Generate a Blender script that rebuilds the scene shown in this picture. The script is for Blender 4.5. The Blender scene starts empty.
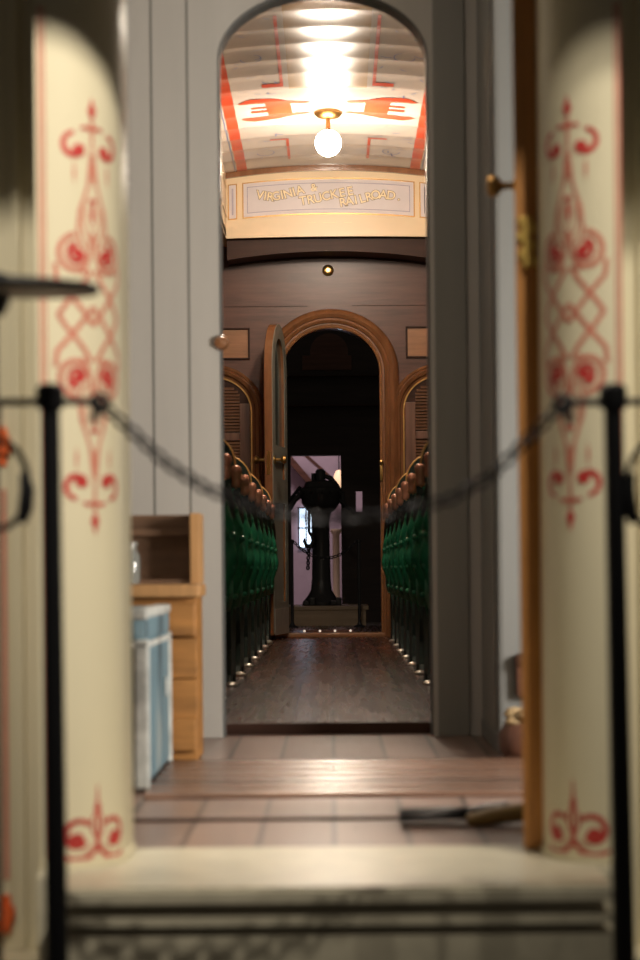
import bpy, bmesh, math, random
from mathutils import Vector, Matrix
random.seed(7)
C = bpy.context.scene.collection
sc = bpy.context.scene
PI = math.pi
F = 2150.0; CX, CY = 332.0, 570.0; EYE = 0.45; ROLL = math.radians(0.5)

def P(px, py, d):
    """A point of the photograph at depth d, as a place in the world (Y runs into the car)."""
    du, dv = px-CX, py-CY
    s, c = math.sin(ROLL), math.cos(ROLL)
    u = du*c - dv*s; v = dv*c + du*s
    return Vector((u*d/F, d, EYE - v*d/F))

# ------------------------------------------------------------------ materials
def mat(name, col, rough=.5, metal=0., spec=.5, noise=None, bump=0., emit=None, strength=0., coat=0.):
    m = bpy.data.materials.new(name); m.use_nodes = True
    nt = m.node_tree; b = nt.nodes['Principled BSDF']
    b.inputs['Base Color'].default_value = (*col, 1); b.inputs['Roughness'].default_value = rough
    b.inputs['Metallic'].default_value = metal
    b.inputs['Specular IOR Level'].default_value = spec
    b.inputs['Coat Weight'].default_value = coat
    if emit:
        b.inputs['Emission Color'].default_value = (*emit, 1); b.inputs['Emission Strength'].default_value = strength
    if noise:
        scale, amt, stretch = noise
        tc = nt.nodes.new('ShaderNodeTexCoord'); mp = nt.nodes.new('ShaderNodeMapping')
        mp.inputs['Scale'].default_value = stretch
        n = nt.nodes.new('ShaderNodeTexNoise'); n.inputs['Scale'].default_value = scale
        n.inputs['Detail'].default_value = 6; n.inputs['Roughness'].default_value = .6
        r = nt.nodes.new('ShaderNodeValToRGB')
        r.color_ramp.elements[0].position = .3; r.color_ramp.elements[1].position = .7
        r.color_ramp.elements[0].color = (*[max(0, c*(1-amt)) for c in col], 1)
        r.color_ramp.elements[1].color = (*[min(1, c*(1+amt)) for c in col], 1)
        nt.links.new(tc.outputs['Object'], mp.inputs[0]); nt.links.new(mp.outputs[0], n.inputs[0])
        nt.links.new(n.outputs[0], r.inputs[0]); nt.links.new(r.outputs[0], b.inputs['Base Color'])
        if bump:
            bp = nt.nodes.new('ShaderNodeBump'); bp.inputs['Strength'].default_value = bump
            bp.inputs['Distance'].default_value = .004
            nt.links.new(n.outputs[0], bp.inputs['Height']); nt.links.new(bp.outputs[0], b.inputs['Normal'])
    return m

def plank_mat(name, col, w, length, amt, rough, along='y', gap=.25):
    """Board floor: brick texture for the boards, stretched noise for grain."""
    m = bpy.data.materials.new(name); m.use_nodes = True
    nt = m.node_tree; b = nt.nodes['Principled BSDF']; L = nt.links.new
    tc = nt.nodes.new('ShaderNodeTexCoord'); mp = nt.nodes.new('ShaderNodeMapping')
    if along == 'y': mp.inputs['Rotation'].default_value = (0, 0, PI/2)
    br = nt.nodes.new('ShaderNodeTexBrick')
    br.inputs['Scale'].default_value = 1; br.inputs['Brick Width'].default_value = length
    br.inputs['Row Height'].default_value = w; br.inputs['Mortar Size'].default_value = .005; br.inputs['Mortar Smooth'].default_value = 0
    br.inputs['Color1'].default_value = (*[c*(1-amt) for c in col], 1)
    br.inputs['Color2'].default_value = (*[c*(1+amt) for c in col], 1)
    br.inputs['Mortar'].default_value = (*[c*gap for c in col], 1)
    n = nt.nodes.new('ShaderNodeTexNoise'); n.inputs['Scale'].default_value = 5; n.inputs['Detail'].default_value = 4
    mp2 = nt.nodes.new('ShaderNodeMapping'); mp2.inputs['Scale'].default_value = (7, .35, 1) if along == 'y' else (.5, 7, 1)
    mx = nt.nodes.new('ShaderNodeMix'); mx.data_type = 'RGBA'; mx.blend_type = 'MULTIPLY'; mx.inputs[0].default_value = .8
    r = nt.nodes.new('ShaderNodeValToRGB'); r.color_ramp.elements[0].position = .2; r.color_ramp.elements[1].position = .85
    r.color_ramp.elements[0].color = (.82, .80, .78, 1); r.color_ramp.elements[1].color = (1.12, 1.1, 1.08, 1)
    L(tc.outputs['Object'], mp.inputs[0]); L(mp.outputs[0], br.inputs[0])
    L(tc.outputs['Object'], mp2.inputs[0]); L(mp2.outputs[0], n.inputs[0]); L(n.outputs[0], r.inputs[0])
    L(br.outputs[0], mx.inputs[6]); L(r.outputs[0], mx.inputs[7]); L(mx.outputs[2], b.inputs['Base Color'])
    b.inputs['Roughness'].default_value = rough
    rr = nt.nodes.new('ShaderNodeMapRange'); rr.inputs['To Min'].default_value = rough-.04; rr.inputs['To Max'].default_value = rough+.08
    L(n.outputs[0], rr.inputs[0]); L(rr.outputs[0], b.inputs['Roughness'])
    bp = nt.nodes.new('ShaderNodeBump'); bp.inputs['Strength'].default_value = .02; bp.inputs['Distance'].default_value = .004
    L(n.outputs[0], bp.inputs['Height'])
    bp2 = nt.nodes.new('ShaderNodeBump'); bp2.inputs['Strength'].default_value = .6; bp2.inputs['Distance'].default_value = .003; bp2.invert = True
    L(br.outputs['Fac'], bp2.inputs['Height']); L(bp.outputs[0], bp2.inputs['Normal']); L(bp2.outputs[0], b.inputs['Normal'])
    return m

M = {}
M['cream'] = mat('cream_paint', (.72, .65, .47), .38, noise=(3, .05, (1, 1, .3)))
M['sill'] = mat('sill_paint', (.60, .55, .42), .3, noise=(14, .12, (1, 1, 1)), bump=.3)
M['ornament'] = mat('ornament_red', (.52, .045, .04), .45, noise=(30, .15, (1, 1, 1)))
M['ornament_pale'] = mat('ornament_rose', (.58, .20, .14), .45, noise=(30, .1, (1, 1, 1)))
M['orange'] = mat('orange_paint', (.85, .16, .04), .45, noise=(20, .08, (1, 1, 1)))
M['salmon'] = mat('salmon_paint', (.68, .40, .27), .45, noise=(8, .05, (1, 1, 1)))
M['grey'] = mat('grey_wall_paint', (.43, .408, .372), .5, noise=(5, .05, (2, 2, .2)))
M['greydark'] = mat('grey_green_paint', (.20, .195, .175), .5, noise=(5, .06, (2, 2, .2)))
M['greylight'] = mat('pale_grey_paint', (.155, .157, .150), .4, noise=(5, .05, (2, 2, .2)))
M['oak'] = mat('oak_edge', (.50, .22, .06), .5, noise=(8, .2, (6, 6, .5)))
M['mahogany'] = mat('mahogany', (.112, .050, .034), .36, noise=(5, .3, (.6, 3, 6)), spec=.4)
M['mahogany_v'] = mat('mahogany_upright', (.17, .085, .055), .3, noise=(6, .28, (8, 4, .6)), coat=.2)
M['walnut'] = mat('dark_walnut', (.045, .020, .013), .5, noise=(6, .25, (.6, 4, 6)), spec=.2)
M['tan'] = mat('tan_panel_wood', (.33, .155, .065), .35, noise=(5, .22, (.7, 3, 7)), coat=.2)
M['casing'] = mat('casing_wood', (.215, .092, .038), .26, noise=(6, .22, (3, 3, .8)), coat=.4)
M['louvre'] = mat('louvre_wood', (.15, .07, .035), .4, noise=(6, .2, (1, 3, 6)))
M['ivory'] = mat('ivory_paint', (.74, .58, .38), .4, noise=(3, .05, (.5, 1, 1)))
M['lavender'] = mat('lavender_panel', (.60, .55, .57), .45, noise=(6, .05, (1, 1, 1)))
M['line_dark'] = mat('letter_shade', (.22, .16, .11), .5, noise=(9, .1, (1, 1, 1)))
M['line'] = mat('panel_line', (.30, .27, .36), .5, noise=(9, .1, (1, 1, 1)))
M['letter'] = mat('gilt_letter', (.80, .66, .42), .4, noise=(40, .12, (1, 1, 1)))
M['ceil'] = mat('ceiling_cloth', (.56, .50, .46), .24, noise=(4, .06, (1, .3, 1)), spec=.6)
M['ceil_tan'] = mat('ceiling_band', (.50, .36, .23), .26, noise=(4, .08, (1, .3, 1)), spec=.6)
M['ceil_red'] = mat('ceiling_red', (.60, .075, .03), .3, noise=(14, .14, (1, 1, 1)))
M['ceil_blue'] = mat('ceiling_blue', (.12, .16, .32), .4, noise=(14, .14, (1, 1, 1)))
M['floor_coach'] = plank_mat('coach_floor_boards', (.082, .036, .024), .115, 1.6, .38, .25, gap=.12)
M['floor_bag'] = plank_mat('baggage_floor_boards', (.215, .138, .11), .125, 3.1, .16, .28)
M['tread'] = plank_mat('tread_boards', (.165, .092, .062), .11, 2.0, .12, .24, 'x')
M['plush'] = mat('green_plush', (.012, .150, .075), .38, noise=(14, .35, (1, 1, 1)), spec=.5)
M['iron_green'] = mat('dark_iron_and_shade', (.010, .026, .019), .6, noise=(12, .2, (1, 1, 1)))
M['copper'] = mat('copper_wood', (.50, .23, .15), .26, metal=.35, noise=(9, .15, (1, 1, 3)), coat=.4)
M['brass'] = mat('brass', (.62, .40, .14), .28, metal=1., noise=(20, .12, (1, 1, 1)))
M['brass_bright'] = mat('polished_brass', (.80, .56, .16), .4, metal=.5, noise=(20, .1, (1, 1, 1)))
M['gilt'] = mat('gilt_rim', (.62, .36, .11), .35, metal=.3, noise=(20, .1, (1, 1, 1)))
M['brassdark'] = mat('aged_brass', (.40, .23, .08), .38, metal=1., noise=(20, .12, (1, 1, 1)))
M['nickel'] = mat('pale_metal', (.62, .58, .50), .35, metal=.6, noise=(20, .12, (1, 1, 1)))
M['black'] = mat('black_enamel', (.005, .005, .007), .45, noise=(10, .2, (1, 1, 1)))
M['iron'] = mat('black_iron', (.012, .011, .012), .45, noise=(14, .3, (1, 1, 1)), bump=.3)
M['chain'] = mat('blackened_chain', (.022, .021, .026), .45, metal=.4, noise=(14, .2, (1, 1, 1)))
M['glass_lamp'] = mat('opal_globe', (.9, .85, .75), .2, emit=(1, .84, .62), strength=55, noise=(6, .03, (1, 1, 1)))
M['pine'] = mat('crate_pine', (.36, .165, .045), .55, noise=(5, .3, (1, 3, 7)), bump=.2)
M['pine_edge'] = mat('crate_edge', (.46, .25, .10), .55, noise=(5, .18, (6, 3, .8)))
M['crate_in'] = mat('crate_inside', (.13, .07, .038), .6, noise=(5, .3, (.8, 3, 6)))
M['blue'] = mat('worn_blue_paint', (.22, .31, .35), .55, noise=(11, .55, (1, 1, .3)), bump=.3)
def worn(name, base, pale, dark, scale):
    m = bpy.data.materials.new(name); m.use_nodes = True; nt = m.node_tree; b = nt.nodes['Principled BSDF']; Lk = nt.links.new
    tc = nt.nodes.new('ShaderNodeTexCoord'); prev = None
    for i, (col, sc_, st, lo, hi) in enumerate(((pale, scale, (1, 1, .45), .52, .62), (dark, scale*1.7, (1.5, 1.5, .25), .54, .62))):
        mp = nt.nodes.new('ShaderNodeMapping'); mp.inputs['Scale'].default_value = st; mp.inputs['Location'].default_value = (3.1*i, 1.7*i, .4)
        n = nt.nodes.new('ShaderNodeTexNoise'); n.inputs['Scale'].default_value = sc_; n.inputs['Detail'].default_value = 7
        r = nt.nodes.new('ShaderNodeMapRange'); r.inputs['From Min'].default_value = lo; r.inputs['From Max'].default_value = hi
        mx = nt.nodes.new('ShaderNodeMix'); mx.data_type = 'RGBA'; mx.inputs[6].default_value = (*base, 1); mx.inputs[7].default_value = (*col, 1)
        Lk(tc.outputs['Object'], mp.inputs[0]); Lk(mp.outputs[0], n.inputs[0]); Lk(n.outputs[0], r.inputs[0]); Lk(r.outputs[0], mx.inputs[0])
        if prev: Lk(prev.outputs[2], mx.inputs[6])
        prev = mx
    Lk(prev.outputs[2], b.inputs['Base Color']); b.inputs['Roughness'].default_value = .55
    return m
M['blue'] = worn('worn_blue_paint', (.14, .225, .265), (.30, .34, .33), (.05, .075, .09), 6)
M['blue_shade'] = mat('shaded_blue_paint', (.09, .13, .16), .6, noise=(9, .5, (2, 1, .4)), bump=.2)
M['trim_pale'] = mat('worn_pale_trim', (.46, .47, .44), .5, noise=(14, .45, (1, 1, 1)))
M['ash'] = mat('ash_handle', (.30, .19, .06), .5, noise=(8, .2, (1, 5, 5)))
M['steel'] = mat('dark_steel', (.05, .05, .055), .35, metal=.7, noise=(10, .3, (1, 1, 1)))
M['leather'] = mat('brown_leather', (.12, .05, .03), .45, noise=(12, .3, (1, 1, 1)), bump=.3)
M['straw'] = mat('straw_cloth', (.38, .27, .14), .7, noise=(16, .3, (1, 1, 1)), bump=.4)
M['hall'] = mat('hall_plaster', (.46, .36, .40), .7, noise=(3, .12, (1, 1, 1)))
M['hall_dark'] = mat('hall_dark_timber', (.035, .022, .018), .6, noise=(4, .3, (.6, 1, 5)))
M['plinth'] = mat('plinth_board', (.30, .21, .13), .5, noise=(6, .2, (.6, 1, 5)))
M['daylight'] = mat('bright_window', (.7, .8, .9), .4, emit=(.62, .80, 1.0), strength=2.2, noise=(4, .05, (1, 1, 1)))
M['warmlamp'] = mat('warm_lamp', (.8, .6, .4), .4, emit=(1, .62, .36), strength=.9, noise=(4, .05, (1, 1, 1)))
M['roof'] = mat('roof_boards', (.16, .15, .13), .7, noise=(4, .1, (1, 1, 1)))
M['ground'] = mat('museum_floor', (.12, .10, .09), .6, noise=(3, .2, (1, 1, 1)))
M['glass'] = mat('door_glass', (.10, .12, .10), .08, noise=(4, .1, (1, 1, 1)), spec=.6)
M['doorface'] = mat('grey_door_face', (.23, .23, .19), .4, noise=(6, .12, (4, 4, .6)))
M['stud'] = mat('glowing_stud', (.85, .80, .72), .25, emit=(1, .82, .68), strength=.6, noise=(4, .03, (1, 1, 1)))
M['redstrip'] = mat('red_brown_strip', (.16, .06, .04), .5, noise=(9, .2, (1, 1, 1)))
M['glassjar'] = mat('clear_glass_jar', (.6, .65, .62), .06, noise=(4, .05, (1, 1, 1)), spec=.8)
M['glassjar'].node_tree.nodes['Principled BSDF'].inputs['Transmission Weight'].default_value = .75

# ------------------------------------------------------------------ mesh helpers
class MB:
    def __init__(s): s.bm = bmesh.new()
    def box(s, a, b, bev=0.):
        x0, y0, z0 = [min(p, q) for p, q in zip(a, b)]; x1, y1, z1 = [max(p, q) for p, q in zip(a, b)]
        tb = bmesh.new()
        v = [tb.verts.new(p) for p in [(x0,y0,z0),(x1,y0,z0),(x1,y1,z0),(x0,y1,z0),(x0,y0,z1),(x1,y0,z1),(x1,y1,z1),(x0,y1,z1)]]
        for f in [(3,2,1,0),(4,5,6,7),(0,1,5,4),(1,2,6,5),(2,3,7,6),(3,0,4,7)]: tb.faces.new([v[i] for i in f])
        if bev:
            bmesh.ops.bevel(tb, geom=tb.edges[:], offset=min(bev, .45*min(x1-x0, y1-y0, z1-z0)), segments=2, affect='EDGES', profile=.6)
        s.merge(tb); return s
    def merge(s, tb, mtx=None):
        if mtx is not None: bmesh.ops.transform(tb, matrix=mtx, verts=tb.verts)
        me = bpy.data.meshes.new('tmp'); tb.to_mesh(me); tb.free(); s.bm.from_mesh(me); bpy.data.meshes.remove(me)
    def lathe(s, prof, o=(0,0,0), axis='z', n=24, squash=1.):
        """prof: (radius, height) pairs, turned about an axis through o."""
        o = Vector(o); rings = []
        for r, h in prof:
            ring = []
            for i in range(n):
                t = 2*PI*i/n; a, b = r*math.cos(t), r*math.sin(t)*squash
                p = {'z': (a, b, h), 'y': (a, h, b), 'x': (h, a, b)}[axis]
                ring.append(s.bm.verts.new(o+Vector(p)))
            rings.append(ring)
        for k in range(len(rings)-1):
            for i in range(n):
                s.bm.faces.new([rings[k][i], rings[k][(i+1)%n], rings[k+1][(i+1)%n], rings[k+1][i]])
        if prof[0][0] > 1e-6: s.bm.faces.new(rings[0][::-1])
        if prof[-1][0] > 1e-6: s.bm.faces.new(rings[-1])
        return s
    def tube(s, pts, r, n=8, closed=False):
        pts = [Vector(p) for p in pts]; N = len(pts); rs = r if isinstance(r, (list, tuple)) else [r]*N
        rings = []; prev = None
        for i, p in enumerate(pts):
            if closed: t = (pts[(i+1)%N]-pts[i-1])
            else: t = pts[min(i+1, N-1)]-pts[max(i-1, 0)]
            t.normalize()
            if prev is None:
                up = Vector((0,0,1)) if abs(t.z) < .9 else Vector((0,1,0)); u = t.cross(up).normalized()
            else: u = (prev - t*prev.dot(t)).normalized()
            prev = u; w = t.cross(u)
            rings.append([s.bm.verts.new(p+(u*math.cos(2*PI*k/n)+w*math.sin(2*PI*k/n))*rs[i]) for k in range(n)])
        for i in range(N if closed else N-1):
            A, B = rings[i], rings[(i+1)%N]
            for k in range(n): s.bm.faces.new([A[k], A[(k+1)%n], B[(k+1)%n], B[k]])
        if not closed: s.bm.faces.new(rings[0][::-1]); s.bm.faces.new(rings[-1])
        return s
    def prism(s, pts, y0, y1):
        """Polygon in the x-z plane, extruded from y0 to y1."""
        a = [s.bm.verts.new((x, y0, z)) for x, z in pts]; b = [s.bm.verts.new((x, y1, z)) for x, z in pts]
        s.bm.faces.new(a); s.bm.faces.new(b[::-1]); n = len(pts)
        for i in range(n): s.bm.faces.new([a[i], b[i], b[(i+1)%n], a[(i+1)%n]])
        return s
    def prism_x(s, pts, x0, x1):
        a = [s.bm.verts.new((x0, y, z)) for y, z in pts]; b = [s.bm.verts.new((x1, y, z)) for y, z in pts]
        s.bm.faces.new(a); s.bm.faces.new(b[::-1]); n = len(pts)
        for i in range(n): s.bm.faces.new([a[i], b[i], b[(i+1)%n], a[(i+1)%n]])
        return s
    def strip(s, lo, hi, y0, y1):
        """Solid between two equally long x-z polylines."""
        for i in range(len(lo)-1):
            s.prism([lo[i], lo[i+1], hi[i+1], hi[i]], y0, y1)
        return s
    def sweep(s, path, prof, y):
        """path: x-z polyline; prof: (outward offset, y offset) closed section."""
        N = len(path); rings = []
        for i, p in enumerate(path):
            a = Vector(path[max(i-1, 0)]); b = Vector(path[min(i+1, N-1)]); t = (b-a).normalized(); nrm = Vector((-t.y, t.x))
            rings.append([s.bm.verts.new((p[0]+nrm.x*o, y+dy, p[1]+nrm.y*o)) for o, dy in prof])
        m = len(prof)
        for i in range(N-1):
            for k in range(m): s.bm.faces.new([rings[i][k], rings[i][(k+1)%m], rings[i+1][(k+1)%m], rings[i+1][k]])
        s.bm.faces.new(rings[0]); s.bm.faces.new(rings[-1][::-1]); return s
    def build(s, name, m, parent=None, loc=None, rotz=0, smooth=False):
        bmesh.ops.recalc_face_normals(s.bm, faces=s.bm.faces[:])
        me = bpy.data.meshes.new(name); s.bm.to_mesh(me); s.bm.free()
        if smooth:
            for p in me.polygons: p.use_smooth = True
            try: me.set_sharp_from_angle(angle=math.radians(38))
            except Exception: pass
        for mm in (m if isinstance(m, list) else [m]): me.materials.append(mm)
        o = bpy.data.objects.new(name, me); C.objects.link(o)
        if parent is not None: o.parent = parent
        if loc is not None: o.location = loc
        o.rotation_euler.z = rotz
        return o

def tag(o, label, cat, group=None, kind=None):
    o['label'] = label; o['category'] = cat
    if group: o['group'] = group
    if kind: o['kind'] = kind
    return o
def empty(name, loc, label, cat, group=None, rotz=0, kind=None):
    o = bpy.data.objects.new(name, None); C.objects.link(o); o.location = loc; o.rotation_euler.z = rotz
    o.empty_display_size = .1
    return tag(o, label, cat, group, kind)
def structure(o): o['kind'] = 'structure'; return o
def copy_tree(o, parent=None):
    c = o.copy(); C.objects.link(c); c.parent = parent
    for ch in list(o.children): copy_tree(ch, c)
    return c

def arch_path(cx, hw, spring, top, z0, n=24, y=None):
    """Up the left side, over an elliptical head, down the right; outward normals to the outside."""
    pts = [(cx-hw, z0), (cx-hw, (z0+spring)/2)]
    for i in range(n+1):
        t = PI - PI*i/n; pts.append((cx+hw*math.cos(t), spring+(top-spring)*math.sin(t)))
    return pts+[(cx+hw, (z0+spring)/2), (cx+hw, z0)]
def arched_wall(mb, x0, x1, z0, z1, cx, hw, spring, top, y0, y1, sillz=None):
    mb.box((x0, y0, z0), (cx-hw, y1, z1)); mb.box((cx+hw, y0, z0), (x1, y1, z1))
    arc = [(cx+hw*math.cos(PI-PI*i/28), spring+(top-spring)*math.sin(PI-PI*i/28)) for i in range(29)]
    mb.strip(arc, [(x, z1) for x, _ in arc], y0, y1)
    if sillz is not None and sillz > z0: mb.box((cx-hw, y0, z0), (cx+hw, y1, sillz))
    return mb

# ------------------------------------------------------------------ camera
cd = bpy.data.cameras.new('camera'); cam = bpy.data.objects.new('camera', cd); C.objects.link(cam)
cam.matrix_world = Matrix.Translation((0, 0, EYE)) @ Matrix.Rotation(PI/2, 4, 'X') @ Matrix.Rotation(-ROLL, 4, 'Z')
cd.sensor_fit = 'AUTO'; cd.sensor_width = 36; cd.lens = F*36/960
cd.shift_x = -(CX-320)/960; cd.shift_y = (CY-480)/960
cd.clip_start = .05; cd.clip_end = 100
cd.dof.use_dof = True; cd.dof.focus_distance = 12.6; cd.dof.aperture_fstop = 4.2
sc.camera = cam

# ------------------------------------------------------------------ depths
Y_END = 13.5      # far end wall of the coach
Y_PAN = 13.2      # lettered panel
Y_PART = 5.80     # grey partition
Y_COL = 3.37      # columns
Y_WALL = 3.48     # car end wall
Y_POST = 2.75     # barrier posts
ZF = 0.03         # coach floor
ZC = 2.93         # ceiling crown

# ------------------------------------------------------------------ floors and ground
g = MB(); g.box((-6, -3, -.45), (6, 3.05, -.35)); structure(g.build('ground', M['ground']))
f = MB(); f.box((-1.3, 3.50, -.08), (1.3, 5.90, 0))
structure(f.build('floor_baggage', M['floor_bag']))
f = MB(); f.box((-1.3, 5.94, -.08), (1.3, Y_END+.12, ZF)); structure(f.build('floor_coach', M['floor_coach']))
f = MB(); f.box((-.66, 5.90, -.02), (.66, 5.935, ZF+.002), .004); structure(f.build('trim_1', M['walnut']))
# the worn tread boards across the doorway, each proud of the floor
f = MB()
for k in range(6):
    y0 = 4.24+k*.130; n_ = 8
    for i in range(n_):     # each board slightly crowned
        ya, yb = y0+.122*i/n_, y0+.122*(i+1)/n_
        za, zb_ = [.004+.010*math.sin(PI*min(1, max(0, t)))**.5 for t in (i/n_, (i+1)/n_)]
        f.prism_x([(ya, .0005), (yb, .0005), (yb, zb_), (ya, za)], -.375, .62)
structure(f.build('trim_2', M['tread']))
f = MB(); f.box((-.6, 3.862, .0003), (.6, 3.885, .005), .002); structure(f.build('trim_3', M['walnut']))

# ------------------------------------------------------------------ car end: wall, hood, sill, columns
w = MB()
DW = .340
w.box((-1.35, Y_WALL, -.16), (-DW, Y_WALL+.08, 2.55)); w.box((DW, Y_WALL, -.16), (2.4, Y_WALL+.08, 2.55))  # right side runs past the car, unseen, to block the side light
w.box((-DW, Y_WALL, 2.1), (DW, Y_WALL+.08, 2.55))
wall_front = structure(w.build('wall_front', M['cream']))
r = MB(); r.box((-1.5, 2.45, 2.118), (1.5, 3.48, 2.19), .01); structure(r.build('roof_hood', M['roof']))
# beads framing the painted panels either side
for sgn in (-1, 1):
    b = MB()
    xb = sgn*.506
    b.box((xb-.008, Y_WALL-.010, -.16), (xb+.008, Y_WALL, 2.05), .004)
    b.build('panel_bead', M['cream'], wall_front)
    p = MB()
    x0, x1 = sgn*.520, sgn*.95
    p.box((x0, Y_WALL-.004, -.13), (x1, Y_WALL, .695), .001)
    pp = p.build('painted_panel', M['cream'], wall_front)
    q = MB(); q.box((sgn*.537, Y_WALL-.0055, -.05), (sgn*.93, Y_WALL-.004, .60)); q.build('panel_field', M['salmon'], pp)
    q = MB()
    q.box((sgn*.526, Y_WALL-.007, -.045), (sgn*.533, Y_WALL-.0041, .585))
    q.build('panel_line', M['ornament_pale'], pp)
    q = MB()
    for z0, up in ((.655, 1), (-.10, -1)):      # curling corner ornaments in orange
        for (cx, r0, a0, a1, th) in ((.556, .030, -.4, 3.9, .009), (.560, .012, 0, 6.2, .007)):
            pts = [(sgn*(cx + r0*math.cos(a)*-1), Y_WALL-.006, z0+up*r0*math.sin(a)) for a in [a0+(a1-a0)*i/20 for i in range(21)]]
            q.tube(pts, th, 6)
        q.box((sgn*.524, Y_WALL-.007, z0-.032), (sgn*.537, Y_WALL-.0041, z0+.03), .001)
    q.build('corner_scroll', M['orange'], pp)

s = MB()
def plan(pts, z0, z1):
    tb = bmesh.new(); v = [tb.verts.new((x, y, z0)) for x, y in pts]; f_ = tb.faces.new(v)
    r_ = bmesh.ops.extrude_face_region(tb, geom=[f_])
    for q_ in r_['geom']:
        if isinstance(q_, bmesh.types.BMVert): q_.co.z = z1
    bmesh.ops.recalc_face_normals(tb, faces=tb.faces[:])
    return tb
def sill_plan(hx, yf): return [(-hx, yf), (hx, yf), (hx, 3.22), (.445, 3.22), (.445, 3.50), (-.445, 3.50), (-.445, 3.22), (-hx, 3.22)]
tb = plan(sill_plan(.40, 3.05), -.022, 0); bmesh.ops.bevel(tb, geom=[e for e in tb.edges if e.verts[0].co.z > -.01 and e.verts[1].co.z > -.01 and max(e.verts[0].co.y, e.verts[1].co.y) < 3.4], offset=.006, segments=3, affect='EDGES')
s.merge(tb)
s.merge(plan(sill_plan(.385, 3.075), -.041, -.0225)); s.merge(plan(sill_plan(.395, 3.06), -.056, -.0415))
s.merge(plan(sill_plan(.385, 3.085), -.066, -.0565)); s.merge(plan(sill_plan(.40, 3.068), -.16, -.0665))
structure(s.build('sill', M['sill']))
s = MB(); s.box((-1.35, 3.38, -.35), (1.35, 3.56, -.161), .004); structure(s.build('beam_sill', M['cream']))

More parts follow.
